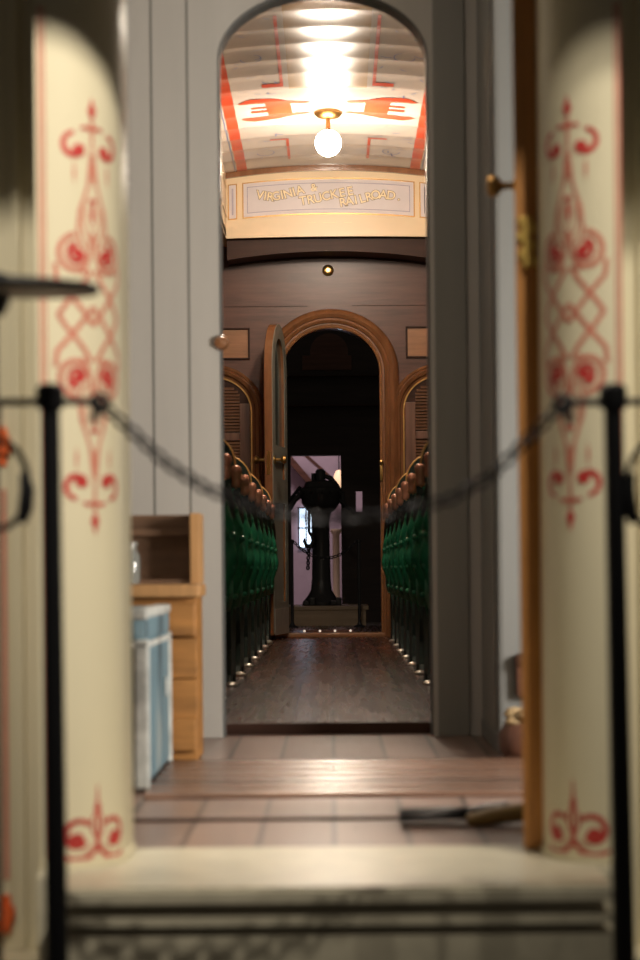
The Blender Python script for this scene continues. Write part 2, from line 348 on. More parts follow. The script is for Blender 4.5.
def column(sgn, cx, RC, label):
    root = empty('porch_column', (cx, Y_COL, 0), label, 'column', 'cream columns flanking the car doorway', kind='thing')
    def quarter(R_, z0, z1):
        pts = [(-sgn*R_*math.sin(a), -R_*math.cos(a)) for a in [PI/2*i/40 for i in range(41)]]
        return plan(pts+[(-sgn*R_, Y_WALL-Y_COL-.001), (sgn*.004, Y_WALL-Y_COL-.001), (sgn*.004, -R_)], z0, z1)
    c = MB(); c.merge(quarter(RC+.004, .0005, .012)); c.merge(quarter(RC, .012, 2.04)); c.merge(quarter(RC+.010, 2.04, 2.116))
    c.build('shaft', M['cream'], root, smooth=True)
    # painted scrollwork; (s, z) measured from the ornament's axis, which faces the doorway side
    th0 = math.radians(43)
    def pos(sx, z, off=.0008):
        th = -sgn*(th0 + sx/RC)            # sx>0 runs towards the doorway
        return Vector(((RC+off)*math.sin(th), -(RC+off)*math.cos(th), z))
    def ribbon(mb, pts, wd):
        n = len(pts); L = []; R = []
        for i, (a, z) in enumerate(pts):
            p0 = pts[max(i-1, 0)]; p1 = pts[min(i+1, n-1)]
            dx, dz = p1[0]-p0[0], p1[1]-p0[1]; l = math.hypot(dx, dz) or 1
            wv = wd[i] if isinstance(wd, list) else wd
            nx, nz = -dz/l*wv/2, dx/l*wv/2
            L.append(mb.bm.verts.new(pos(a+nx, z+nz))); R.append(mb.bm.verts.new(pos(a-nx, z-nz)))
        for i in range(n-1): mb.bm.faces.new([L[i], R[i], R[i+1], L[i+1]])
    def blob(mb, a, z, ra, rz):
        c0 = mb.bm.verts.new(pos(a, z, .0010))
        v = [mb.bm.verts.new(pos(a+ra*math.cos(2*PI*i/16), z+rz*math.sin(2*PI*i/16), .0010)) for i in range(16)]
        for i in range(16): mb.bm.faces.new([c0, v[i], v[(i+1)%16]])
    def diamond(mb, a, z, ra, rz):
        blob_pts = [(a, z+rz), (a+ra*.55, z+rz*.25), (a+ra, z-rz*.15), (a+ra*.5, z-rz*.6), (a, z-rz), (a-ra*.5, z-rz*.6), (a-ra, z-rz*.15), (a-ra*.55, z+rz*.25)]
        c0 = mb.bm.verts.new(pos(a, z, .0010)); v = [mb.bm.verts.new(pos(x, y, .0010)) for x, y in blob_pts]
        for i in range(8): mb.bm.faces.new([c0, v[i], v[(i+1)%8]])
    def spiral(cx_, cz, r0, r1, a0, a1, n=30):
        return [(cx_+(r0+(r1-r0)*i/n)*math.cos(a0+(a1-a0)*i/n), cz+(r0+(r1-r0)*i/n)*math.sin(a0+(a1-a0)*i/n)) for i in range(n+1)]
    K = 3.28/F                               # metres per pixel at the column face
    def Z(y): return .45-(y-570)*K
    red, pale = MB(), MB()
    zc = Z(314)
    for up in (1, -1):
        def fl(z): return zc+up*(z-zc)
        def flp(pts): return [(a, fl(z)) for a, z in pts]
        diamond(red, 0, fl(Z(107)), .0080, up*.0185)
        ribbon(pale, flp([(0, Z(119)), (0, Z(135)), (0, Z(150)), (0, Z(180))]), [.008, .0055, .004, .003])
        for m in (-1, 1):
            # upper C-scroll with a heavy bulb
            sp = spiral(m*.031, Z(144), .0195, .012, PI/2 if m < 0 else PI/2, PI/2 - m*1.55*PI*-1*-1 if False else (PI/2+1.5*PI if m < 0 else PI/2-1.5*PI))
            stem = [(0, Z(128)), (m*.010, Z(125.5)), (m*.020, Z(127))]
            ribbon(red, flp(stem), .0055)
            ribbon(red, flp(sp), [.0062+.005*(i/30)**.7 for i in range(31)])
            blob(red, m*.0235, fl(Z(149)), .0105, .0100)
            # small drop below the scroll
            ribbon(pale, flp([(m*.031, Z(160)), (m*.031, Z(172)), (m*.031, Z(182))]), [.001, .005, .001])
            # long ogee lines falling to the volute
            og = [(m*.003, Z(160)), (m*.006, Z(180)), (m*.014, Z(195)), (m*.023, Z(210)), (m*.026, Z(228)), (m*.022, Z(240)), (m*.012, Z(246))]
            ribbon(pale, flp(og), .0052)
            og2 = [(m*.003, Z(152)), (m*.009, Z(185)), (m*.017, Z(205)), (m*.019, Z(222)), (m*.014, Z(232)), (m*.005, Z(238))]
            ribbon(pale, flp(og2), .0036)
            # big volute
            a0 = PI*.62 if m > 0 else PI*.38
            ribbon(pale, flp(spiral(m*.029, Z(253), .030, .020, PI/2, PI/2+m*-1.55*PI)), .0085)
            ribbon(red, flp(spiral(m*.027, Z(253), .017, .008, PI*.5, PI*.5+m*-1.7*PI)), .0068)
            blob(red, m*.026, fl(Z(252)), .0095, .0085); blob(red, m*.036, fl(Z(246)), .0065, .007)
            ribbon(pale, flp([(m*.004, Z(236)), (m*.006, Z(250)), (m*.012, Z(263)), (m*.020, Z(272))]), .007)
            # interlaced diamonds
            ribbon(pale, flp([(m*.062, Z(262)), (m*.060, Z(278)), (m*.046, Z(288)), (m*.030, Z(300)), (m*.014, Z(312)), (0, Z(323))]), .0075)
            ribbon(pale, flp([(m*.004, Z(268)), (m*.016, Z(280)), (m*.030, Z(291)), (m*.046, Z(303)), (m*.058, Z(314.5))]), .0075)
        # central bud between the volutes
        blob(red, 0, fl(Z(199)), .007, .0045); ribbon(red, flp([(0, Z(203)), (0, Z(212)), (0, Z(222))]), [.006, .008, .003])
        ribbon(pale, flp([(-.009, Z(206)), (-.010, Z(218)), (-.003, Z(230)), (0, Z(236))]), .002)
        ribbon(pale, flp([(.009, Z(206)), (.010, Z(218)), (.003, Z(230)), (0, Z(236))]), .002)
        blob(pale, 0, fl(Z(234)), .005, .004)
    # foot ornament
    ribbon(red, [(0, Z(783)), (0, Z(800)), (0, Z(806)), (0, Z(815)), (0, Z(850))], [.002, .005, .013, .006, .008])
    for m in (-1, 1):
        ribbon(red, spiral(m*.034, Z(833), .025, .012, PI*.5+m*.9, PI*.5+m*.9-m*1.6*PI), [.007+.005*(i/30) for i in range(31)])
        blob(red, m*.036, Z(837), .013, .011)
        ribbon(red, [(m*.004, Z(846)), (m*.012, Z(853)), (m*.025, Z(857)), (m*.042, Z(857)), (m*.06, Z(852))], [.004, .008, .010, .009, .004])
        ribbon(red, [(m*.005, Z(812)), (m*.012, Z(818)), (m*.010, Z(828)), (m*.004, Z(836))], [.002, .004, .004, .003])
        ribbon(pale, [(m*.004, Z(842)), (m*.014, Z(846)), (m*.026, Z(850))], .003)
    # double border line on the outer side
    for a in (-.0765, -.083):
        ribbon(pale, [(a, Z(y)) for y in (8, 120, 250, 400, 600, 800, 855)], .003 if a > -.08 else .004)
    red.build('red_scrollwork', M['ornament'], root); pale.build('rose_linework', M['ornament_pale'], root)
    return root
column(-1, -.440, .115, 'round cream column with red scrollwork, beside the blue trunk')
column(1, .440, .108, 'round cream column with red scrollwork, beside the open door with the brass hinge')

# ------------------------------------------------------------------ near door, opened inwards on the right
dr = MB()
ang = math.radians(6)
LW = .62
dr.box((0, 0, 0), (.042, .006, 2.06), .002); dr.box((0, LW-.006, 0), (.042, LW, 2.06), .002)
door1 = structure(dr.build('door_1', M['oak'], None, (.301, 3.42, .004), -ang)); door1.rotation_euler.y = -.0055
d2 = MB(); d2.box((0, .006, 0), (.042, LW-.006, 2.06)); d2.build('leaf', M['greydark'], door1)
h = MB(); hz = P(528, 242, 3.4).z
for k, (dx, dz) in enumerate(((0, .030), (.008, .018), (-.002, .006), (.008, -.008), (.0, -.022), (.009, -.034))):
    h.box((.006+dx, -.006, hz+dz-.007), (.026+dx, .002, hz+dz+.009), .002)
h.lathe([(.006, -.042), (.006, .036)], (.018, -.005, hz), n=12)
h.build('hinge', M['brass_bright'], door1)
kz = P(505, 185, 3.92).z
k = MB(); k.lathe([(.012, -.006), (.012, -.010), (.006, -.014), (.007, -.030), (.017, -.038), (.022, -.048), (.018, -.058), (.0, -.062)], (0, LW-.09, kz), 'x', 20)
k.lathe([(.022, .0), (.022, -.005), (.010, -.008)], (0, LW-.09, kz), 'x', 20)
k.build('door_knob', M['brassdark'], door1, smooth=True)

# ------------------------------------------------------------------ baggage compartment
w = MB()
w.box((-1.35, 3.48, 0), (-1.27, 5.8, 2.5)); structure(w.build('wall_left', M['grey']))
w = MB()
w.box((1.27, 3.57, 0), (1.35, 3.62, 2.5)); w.box((1.27, 5.0, 0), (1.35, 5.8, 2.5)); w.box((1.27, 3.62, 2.05), (1.35, 5.0, 2.5))
structure(w.build('wall_right', M['grey']))
w = MB(); w.box((-1.35, 3.4, 2.5), (1.35, 5.92, 2.56)); structure(w.build('ceiling_baggage', M['grey']))
# partition with the round-headed opening
xl = P(220, 400, Y_PART).x; xr = P(431, 400, Y_PART).x
pcx, phw = (xl+xr)/2, (xr-xl)/2
p_top = P(324, -1, Y_PART+.1).z; p_spring = P(220, 68, Y_PART+.1).z
w = MB(); arched_wall(w, -1.27, 1.27, 0, 2.5, pcx, phw, p_spring, p_top, Y_PART, Y_PART+.10)
part = structure(w.build('wall_back', M['grey']))
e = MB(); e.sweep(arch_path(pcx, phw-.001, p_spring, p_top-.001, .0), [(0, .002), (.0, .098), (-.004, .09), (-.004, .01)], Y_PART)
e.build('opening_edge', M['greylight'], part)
gr = MB()
for px in (154, 190):                                  # vee joints between boards
    x = P(px, 400, Y_PART).x; gr.box((x-.0035, Y_PART-.0012, .07), (x+.0035, Y_PART, 2.5), .0005)
for px in (120, 86, 50): x = P(px, 400, Y_PART).x; gr.box((x-.0035, Y_PART-.0012, .07), (x+.0035, Y_PART, 2.5), .0005)
gr.build('board_joint', M['greydark'], part)
# base board left of the opening
b = MB(); b.box((-1.27, Y_PART-.012, 0), (xl, Y_PART, .06), .003); structure(b.build('baseboard_left', M['grey']))
# right-hand side of the partition: casing board, then the closet that steps forward
xs = P(476, 600, Y_PART).x
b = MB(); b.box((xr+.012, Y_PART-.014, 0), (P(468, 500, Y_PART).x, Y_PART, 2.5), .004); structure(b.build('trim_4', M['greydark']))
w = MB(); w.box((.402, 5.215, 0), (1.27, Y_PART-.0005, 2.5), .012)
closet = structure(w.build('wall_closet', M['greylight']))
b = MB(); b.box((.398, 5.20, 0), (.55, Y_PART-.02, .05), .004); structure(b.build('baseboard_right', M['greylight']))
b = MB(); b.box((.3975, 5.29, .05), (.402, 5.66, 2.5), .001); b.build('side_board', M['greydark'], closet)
# little wooden button on the opening's edge
b = MB(); b.lathe([(.0, -.022), (.016, -.018), (.021, -.006), (.021, .0)], (xl+.004, Y_PART, P(217, 343, Y_PART).z), 'y', 20)
b.build('wood_button', M['casing'], part, smooth=True)

# lower crate and the open crate on it
def crate_boards(mb, x0, x1, y0, y1, z0, z1, n, gap=.003):
    hgt = (z1-z0)/n
    for k in range(n):
        j = random.uniform(-.002, .002)
        mb.box((x0, y0+j, z0+k*hgt+gap/2), (x1, y1, z0+(k+1)*hgt-gap/2), .003)
yc = 5.04
cx1 = P(203, 700, yc+.22).x; cz1 = P(190, 597, yc).z
cr = empty('wooden_crate', (-.50, 5.22, 0), 'orange pine crate standing on the floor behind the blue trunk', 'crate')
def L(o, p): return (p[0]-o.location.x, p[1]-o.location.y, p[2]-o.location.z)
def lbox(mb, o, a, b, bev=0): mb.box(L(o, a), L(o, b), bev)
m_ = MB(); crate_boards(m_, -.70+.5, cx1+.5, yc-5.22, yc+.018-5.22, .006, cz1, 4); m_.build('front_boards', M['pine'], cr)
m_ = MB(); lbox(m_, cr, (cx1-.018, yc+.019, .006), (cx1, 5.26, cz1)); lbox(m_, cr, (-.70, yc+.019, .006), (-.682, 5.26, cz1)); lbox(m_, cr, (-.682, 5.24, .006), (cx1-.018, 5.26, cz1))
m_.build('side_boards', M['pine'], cr)
m_ = MB(); lbox(m_, cr, (-.71, yc-.030, cz1), (cx1+.009, 5.27, cz1+.030), .005); m_.build('lid', M['pine_edge'], cr)
for zz in (.03, .30):
    m_ = MB(); lbox(m_, cr, (-.68, yc-.016, zz), (cx1-.002, yc-.003, zz+.075), .004); m_.build('batten', M['pine'], cr)
oz0 = cz1+.031; ox1 = P(203, 545, 5.2).x; oz1 = P(190, 513, 5.06).z
oc = empty('open_crate', (-.50, 5.2, oz0), 'dark open-fronted wooden crate with a pale edge, on top of the pine crate', 'crate')
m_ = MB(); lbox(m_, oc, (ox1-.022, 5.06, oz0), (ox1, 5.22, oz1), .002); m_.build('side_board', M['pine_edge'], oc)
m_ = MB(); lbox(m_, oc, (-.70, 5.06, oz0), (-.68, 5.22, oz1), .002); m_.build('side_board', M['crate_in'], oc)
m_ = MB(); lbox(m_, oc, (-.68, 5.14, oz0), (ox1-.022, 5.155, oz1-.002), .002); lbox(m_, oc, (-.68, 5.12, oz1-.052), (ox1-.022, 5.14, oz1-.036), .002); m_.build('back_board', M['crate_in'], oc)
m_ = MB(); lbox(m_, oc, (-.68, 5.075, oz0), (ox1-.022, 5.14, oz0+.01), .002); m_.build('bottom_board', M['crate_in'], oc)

# trunk
tx = -.374; ty0, ty1 = 4.36, 5.0; tz = .372
tr = empty('trunk', (-.62, 4.68, 0), 'worn pale blue trunk with light trim, in front of the pine crate', 'trunk')
m_ = MB(); lbox(m_, tr, (-.86, ty0+.006, .012), (tx-.006, ty1-.006, tz-.075), .012); m_.build('body', M['blue'], tr)
m_ = MB(); lbox(m_, tr, (-.86, ty0+.004, tz-.073), (tx-.004, ty1-.004, tz), .022); m_.build('lid', M['blue'], tr)
for xx, yy in ((tx-.03, ty0), (tx-.03, ty1-.03), (-.87, ty0)):
    m_ = MB(); lbox(m_, tr, (xx, yy, .008), (xx+.03, yy+.03, tz-.06), .006); m_.build('corner_trim', M['trim_pale'], tr)
m_ = MB(); lbox(m_, tr, (-.87, ty0, tz-.078), (tx, ty1, tz-.066), .004); lbox(m_, tr, (-.865, ty0, tz-.020), (tx-.001, ty0+.05, tz+.003), .008); lbox(m_, tr, (tx-.04, ty0+.05, tz-.018), (tx-.001, ty1, tz+.003), .008)
m_.build('edge_trim', M['trim_pale'], tr)
m_ = MB(); lbox(m_, tr, (-.83, ty0+.001, .03), (tx-.034, ty0+.005, tz-.085), .001); m_.build('front_shade', M['blue_shade'], tr)  # dark sheet that paints the shade onto the trunk's front
m_ = MB(); lbox(m_, tr, (-.64, ty0-.008, tz-.13), (-.58, ty0, tz-.04), .004); m_.build('hasp', M['brassdark'], tr)
m_ = MB(); m_.lathe([(.0, 0), (.022, .001), (.024, .004), (.010, .006), (0, .006)], L(tr, (tx-.006, 4.86, .19)), 'x', 18); m_.build('badge', M['trim_pale'], tr)

# glass jar standing on the crate lid just behind the column
jx = P(131, 560, 5.04).x
j = MB(); j.lathe([(.0, .0), (.019, .001), (.021, .01), (.021, .065), (.013, .08), (.013, .09), (.016, .092), (.016, .098), (0, .098)], n=24)
tag(j.build('glass_jar', M['glassjar'], None, (jx, 5.036, oz0+.0005), smooth=True), 'clear glass jar on the pine crate, at the edge of the cream column', 'jar')

# shovel on the floor
sa = P(472, 817, 3.95); sa.z = .03
sh = empty('shovel', (.147, 3.80, -.006), 'shovel with a yellowish wooden handle lying on the floor boards', 'shovel')
bl = MB()
n1, n2 = 14, 9
gridv = []
for i in range(n1+1):
    t = i/n1; xx = .128+.135*t; hw = .058*math.sin(PI*min(1, .12+t*.88)**.8)**.6 if t < 1 else .02
    hw = max(hw, .012)
    row = []
    for jn in range(n2+1):
        v = -1+2*jn/n2
        row.append(bl.bm.verts.new((xx-.16, v*hw*1.15, .010+.016*(v*v)+.006*t)))
    gridv.append(row)
for i in range(n1):
    for jn in range(n2): bl.bm.faces.new([gridv[i][jn], gridv[i+1][jn], gridv[i+1][jn+1], gridv[i][jn+1]])
bmesh.ops.solidify(bl.bm, geom=bl.bm.faces[:], thickness=.003)
bl.build('blade', M['steel'], sh, smooth=True)
so = MB(); so.tube([(.09, 0, .022), (.12, -.01, .026), (.16, -.02, .030)], [.012, .016, .017], 12); so.build('socket', M['steel'], sh, smooth=True)
hd = MB(); hd.tube([(.085, -.045, .017), (.12, -.044, .022), (.22, -.03, .034), (.36, 0, .05), (.62, .05, .075)], [.010, .015, .017, .017, .016], 14)
hd.build('handle', M['ash'], sh, smooth=True)

# bag and boot by the closet wall
bg = empty('leather_bag', (.462, 5.06, 0), 'dark leather bag with a straw-coloured cloth in its mouth, against the grey closet', 'bag')
b = MB(); b.lathe([(.0, .004), (.060, .004), (.072, .02), (.074, .06), (.060, .085), (.045, .09), (0, .088)], n=26, squash=.8); b.build('body', M['leather'], bg, smooth=True)
b = MB()
for i in range(7):
    a = 2*PI*i/7; b.lathe([(0, -.018), (.020, -.012), (.028, 0), (.020, .014), (0, .018)], (.036*math.cos(a), .03*math.sin(a), .098+.008*math.sin(3*a)), n=12)
b.build('straw_cloth', M['straw'], bg, smooth=True)
bt = empty('leather_pouch', (.472, 5.182, .139), 'small reddish leather pouch hung on the grey closet above the bag', 'pouch')
b = MB(); b.box((-.03, .0, 0), (.05, .03, .085), .012); b.build('body', M['leather'], bt)
b = MB(); b.box((-.034, -.005, .07), (.054, .033, .105), .012); b.build('flap', M['walnut'], bt)
b = MB(); b.tube([(0.01, .03, .10), (.01, .036, .12), (.01, .044, .118)], .004, 8); b.build('hook', M['iron'], bt)

# ------------------------------------------------------------------ coach shell
w = MB(); w.box((-1.36, 5.90, ZF), (-1.28, Y_END+.1, 2.3)); structure(w.build('wall_left_coach', M['mahogany']))
w = MB(); w.box((1.28, 5.90, ZF), (1.36, Y_END+.1, 2.3)); structure(w.build('wall_right_coach', M['mahogany']))
CW = .632
for sgn, nm in ((-1, 'left'), (1, 'right')):
    w = MB(); w.prism([(sgn*CW, 2.50), (sgn*1.36, 2.26), (sgn*1.36, 2.30), (sgn*CW, 2.54)], 5.9, Y_END+.1)
    structure(w.build('ceiling_'+nm, M['ceil']))
    w = MB(); w.box((sgn*CW, 5.9, 2.49), (sgn*(CW+.03), Y_END+.1, 3.0))
    for k in range(10):
        y0 = 6.1+k*.74
        w.box((sgn*(CW-.006), y0, 2.62), (sgn*CW, y0+.60, 2.635), .002); w.box((sgn*(CW-.006), y0, 2.80), (sgn*CW, y0+.60, 2.815), .002)
    structure(w.build('trim_clerestory_'+nm, M['ivory']))
# crowned, ribbed ceiling of the clerestory
def zceil(x, y):
    ph = ((y-5.9)/.30) % 1.0
    return ZC - .045*(x/CW)**2 + .011*math.sin(PI*ph) - .004
def ceil_sheet(xa, xb, ya, yb, off, nx=10, step=.025, th=None):
    mb = MB(); ny = max(2, int(round((yb-ya)/step))); rows = []
    for i in range(ny+1):
        y = ya+(yb-ya)*i/ny
        rows.append([mb.bm.verts.new((xa+(xb-xa)*k/nx, y, zceil(xa+(xb-xa)*k/nx, y)-off)) for k in range(nx+1)])
    for i in range(ny):
        for k in range(nx): mb.bm.faces.new([rows[i][k], rows[i+1][k], rows[i+1][k+1], rows[i][k+1]])
    return mb
mb = ceil_sheet(-CW-.02, CW+.02, 5.9, Y_END+.1, 0, 28)
ret = bmesh.ops.extrude_face_region(mb.bm, geom=mb.bm.faces[:])
for v in [x for x in ret['geom'] if isinstance(x, bmesh.types.BMVert)]: v.co.z += .05
ceiling = structure(mb.build('ceiling', M['ceil'], smooth=True))
for sgn in (-1, 1):
    ceil_sheet(sgn*.497, sgn*.557, 5.95, Y_PAN, .0012, 4).build('border_band', M['ceil_red'], ceiling, smooth=True)
    ceil_sheet(sgn*.566, sgn*.572, 5.95, Y_PAN, .0012, 2).build('border_line', M['ceil_blue'], ceiling, smooth=True)
ceil_sheet(-.20, .20, 5.95, 11.05, .0008, 8).build('centre_band', M['ceil_tan'], ceiling, smooth=True)
Y_LAMP = 11.63
def on_ceiling(pts, off=.0016):
    return [(x, y, zceil(x, y)-off) for x, y in pts]
def flat_stroke(mb, pts, wd, across=6):
    n = len(pts); rows = []
    for i, (x, y) in enumerate(pts):
        p0, p1 = pts[max(0, i-1)], pts[min(n-1, i+1)]; dx, dy = p1[0]-p0[0], p1[1]-p0[1]; l = math.hypot(dx, dy) or 1
        wv = wd[i] if isinstance(wd, list) else wd; row = []
        for j in range(across+1):
            t = j/across-.5; a = (x-dy/l*wv*t, y+dx/l*wv*t)
            row.append(mb.bm.verts.new((*a, zceil(*a)-.0030)))
        rows.append(row)
    for i in range(n-1):
        for j in range(across): mb.bm.faces.new([rows[i][j], rows[i][j+1], rows[i+1][j+1], rows[i+1][j]])
def subdiv(pts, k=10):
    out = []
    for a, b in zip(pts[:-1], pts[1:]): out += [(a[0]+(b[0]-a[0])*i/k, a[1]+(b[1]-a[1])*i/k) for i in range(k)]
    return out+[pts[-1]]
med, brk, blu = MB(), MB(), MB()
for sgn in (-1, 1):
    for fy in (-1, 1):      # forked medallion around the lamp
        flat_stroke(med, subdiv([(sgn*.46, Y_LAMP-.11+fy*.20), (sgn*.40, Y_LAMP-.11+fy*.235), (sgn*.30, Y_LAMP-.11+fy*.21), (sgn*.20, Y_LAMP-.11+fy*.15), (sgn*.10, Y_LAMP-.11+fy*.11)], 6),
                    [.02+.085*math.sin(PI*min(1, .10+i/24*.8)) for i in range(25)])
    flat_stroke(med, subdiv([(sgn*.27, Y_LAMP-.31), (sgn*.25, Y_LAMP+.09)], 20), .13)
    for o in (-.04, .03): flat_stroke(med, subdiv([(sgn*.28, Y_LAMP-.11+o), (sgn*.41, Y_LAMP-.11+o)], 6), .03)
    # bracket frames of the painted panels
    for (ya, yb, foot) in ((9.6, 10.95, 1), (12.35, 12.95, -1), (6.3, 9.2, 1)):
        flat_stroke(brk, subdiv([(sgn*.235, ya), (sgn*.235, yb)], 24), .016)
        ye = yb if foot > 0 else ya
        flat_stroke(brk, subdiv([(sgn*.227, ye), (sgn*.335, ye)], 6), .05 if foot > 0 else .03)
    for k in range(46):
        x = sgn*random.uniform(.26, .48); y = random.uniform(9.4, 13.0)
        if abs(y-Y_LAMP) < .26: continue
        a = random.uniform(0, PI); l = random.uniform(.015, .03)
        flat_stroke(blu, subdiv([(x-l*math.cos(a), y-l*math.sin(a)), (x, y+.008), (x+l*math.cos(a), y+l*math.sin(a))], 3), .007)
    flat_stroke(blu, [(sgn*(.37+.05*math.cos(2*PI*i/20)), 10.35+.06*math.sin(2*PI*i/20)) for i in range(15)], .006)
    flat_stroke(blu, [(sgn*(.37+.05*math.cos(2*PI*i/20)), 12.7+.06*math.sin(2*PI*i/20)) for i in range(15)], .006)
med.build('medallion', M['ceil_red'], ceiling); brk.build('bracket_line', M['ceil_red'], ceiling); blu.build('blue_sprig', M['ceil_blue'], ceiling)

# ------------------------------------------------------------------ lamps
def lamp(y, label, first):
    zc = zceil(0, y)
    t = empty('ceiling_lamp', (0, y, zc), label, 'lamp', 'lamps along the coach ceiling')
    b = MB(); b.lathe([(.0, .004), (.075, .004), (.075, -.012), (.06, -.03), (.02, -.04), (0, -.04)], n=28); b.build('canopy', M['brassdark'], t, smooth=True)
    b = MB(); b.lathe([(.012, -.038), (.012, -.09), (.024, -.098), (.024, -.115)], n=16); b.build('stem', M['brassdark'], t, smooth=True)
    b = MB(); b.lathe([(.072*math.sin(PI*i/14), -.17+.072*math.cos(PI*i/14)) for i in range(15)], n=24); b.build('globe', M['glass_lamp'], t, smooth=True)
    l = bpy.data.lights.new('lamp_light', 'POINT'); l.energy = LAMP_W*(1.3 if first else 1.1); l.color = (1, .86, .70); l.shadow_soft_size = .057
    lo = bpy.data.objects.new('lamp_light', l); C.objects.link(lo); lo.location = (0, y, zc-.30)
    return t
LAMP_W = 42
lamp(Y_LAMP, 'glowing globe lamp on the painted ceiling in front of the lettered panel', True)
lamp(8.35, 'glowing globe lamp on the ceiling nearer the grey partition, above the arch', False)

# ------------------------------------------------------------------ lettered panel
sp = empty('sign_panel', (0, Y_PAN, 2.5), 'curved ivory board with a lavender panel lettered VIRGINIA & TRUCKEE RAILROAD', 'sign')
def arc_z(zmid, drop, x): return zmid-drop*(x/.55)**2
def arc_strip(mb, x0, x1, zb, db, zt, dt, y0, y1, n=24):
    xs_ = [x0+(x1-x0)*i/n for i in range(n+1)]
    mb.strip([(x, arc_z(zb, db, x)-2.5) for x in xs_], [(x, arc_z(zt, dt, x)-2.5) for x in xs_], y0-Y_PAN, y1-Y_PAN)
zt = P(330, 171, Y_PAN).z; z1 = P(330, 179, Y_PAN).z; z2 = P(330, 213, Y_PAN).z; zb = P(330, 236, Y_PAN).z
b = MB(); arc_strip(b, -.631, .631, zb, .006, zt, .034, Y_PAN, Y_PAN+.05); b.build('frame', M['ivory'], sp)
b = MB(); arc_strip(b, -.631, .631, zt, .034, zt+.045, .034, Y_PAN-.03, Y_PAN+.05); b.build('top_moulding', M['casing'], sp)
b = MB(); arc_strip(b, -.631, .631, zb-.004, .006, zb+.012, .006, Y_PAN-.012, Y_PAN); b.build('bottom_bead', M['ivory'], sp)
xa, xb_ = P(243.5, 197, Y_PAN).x, P(413.5, 197, Y_PAN).x
fields = [(xa, xb_), (-.612, P(236, 200, Y_PAN).x), (P(420.5, 200, Y_PAN).x, .612)]
for (a, c) in fields:
    b = MB(); arc_strip(b, a-.007, c+.007, z2-.007, .026, z1+.007, .030, Y_PAN-.004, Y_PAN); b.build('field_edge', M['brassdark'], sp)
    b = MB(); arc_strip(b, a, c, z2, .026, z1, .030, Y_PAN-.006, Y_PAN-.0005); fo = b.build('field', M['lavender'], sp)
    b = MB(); i_ = .022
    arc_strip(b, a+i_, c-i_, z1-i_-.004, .030, z1-i_, .030, Y_PAN-.0068, Y_PAN-.0055); arc_strip(b, a+i_, c-i_, z2+i_, .026, z2+i_+.004, .026, Y_PAN-.0068, Y_PAN-.0055)
    arc_strip(b, a+i_, a+i_+.004, z2+i_, .026, z1-i_, .030, Y_PAN-.0068, Y_PAN-.0055, 1); arc_strip(b, c-i_-.004, c-i_, z2+i_, .026, z1-i_, .030, Y_PAN-.0068, Y_PAN-.0055, 1)
    b.build('inset_line', M['line'], fo)
def letters(items, name, m, y, parent, extr, grow=0.):
    bm = bmesh.new(); dg = bpy.context.evaluated_depsgraph_get()
    for ch, px, py, h, rot, sx in items:
        cu = bpy.data.curves.new('t', 'FONT'); cu.body = ch; cu.size = h/.70; cu.extrude = extr; cu.offset = grow
        cu.align_x = 'CENTER'; cu.align_y = 'CENTER'; cu.resolution_u = 3
        to = bpy.data.objects.new('t', cu); C.objects.link(to); bpy.context.view_layer.update()
        me = bpy.data.meshes.new_from_object(to.evaluated_get(bpy.context.evaluated_depsgraph_get()))
        p = P(px, py, y)
        me.transform(Matrix.Translation((p.x, y-parent.location.y, p.z-parent.location.z)) @ Matrix.Rotation(PI/2, 4, 'X') @ Matrix.Rotation(rot, 4, 'Z') @ Matrix.Diagonal((sx, 1, 1, 1)))
        bm.from_mesh(me); bpy.data.meshes.remove(me); bpy.data.objects.remove(to); bpy.data.curves.remove(cu)
    me = bpy.data.meshes.new(name); bm.to_mesh(me); bm.free(); me.materials.append(m)
    o = bpy.data.objects.new(name, me); C.objects.link(o); o.parent = parent; return o
def word(s_, pts, h, sx=1.):
    out = []; n = len(s_)
    import bisect
    for i, ch in enumerate(s_):
        t = i/(n-1) if n > 1 else 0; k = t*(len(pts)-1); a = min(int(k), len(pts)-2); fr = k-a
        px = pts[a][0]+(pts[a+1][0]-pts[a][0])*fr; py = pts[a][1]+(pts[a+1][1]-pts[a][1])*fr
        rot = math.atan2(-(pts[a+1][1]-pts[a][1]), pts[a+1][0]-pts[a][0])
        out.append((ch, px, py, h, rot, sx))
    return out
hL = 8.6*Y_PAN/F
items = word('VIRGINIA', [(260, 195.5), (272, 197.3), (286, 194.5), (300, 190.5)], hL) + [('&', 313.8, 187.8, hL*.85, .1, 1.)] \
    + word('TRUCKEE', [(303, 201), (318, 198.5), (334, 194.5), (350, 191.5)], hL) + word('RAILROAD.', [(343, 202.5), (360, 199.5), (378, 194.5), (399, 196.5)], hL)
letters(items, 'letter_shadow', M['line_dark'], Y_PAN-.0065, sp, .0004, .004)
letters(items, 'lettering', M['letter'], Y_PAN-.0095, sp, .0025, .001)
b = MB()
for px, wd in ((312, 8), (330, 14), (348, 8)):
    p = P(px, 222.5, Y_PAN); b.box((p.x-wd/2*Y_PAN/F, -.0015, p.z-2.5-.002), (p.x+wd/2*Y_PAN/F, 0, p.z-2.5+.002), .0005)
b.build('frieze_sprig', M['letter'], sp)

# ------------------------------------------------------------------ far end wall of the coach
dl = P(283, 450, Y_END).x; dR = P(380, 450, Y_END).x
dcx, dhw = (dl+dR)/2, (dR-dl)/2
d_top = P(331, 328.5, Y_END).z; d_spring = P(380, 372, Y_END).z
w = MB(); arched_wall(w, -1.28, 1.28, ZF, 2.5, dcx, dhw, d_spring, d_top, Y_END, Y_END+.10)
w.box((-CW, Y_END, 2.5), (CW, Y_END+.1, 3.0))
endw = structure(w.build('wall_end', M['mahogany']))
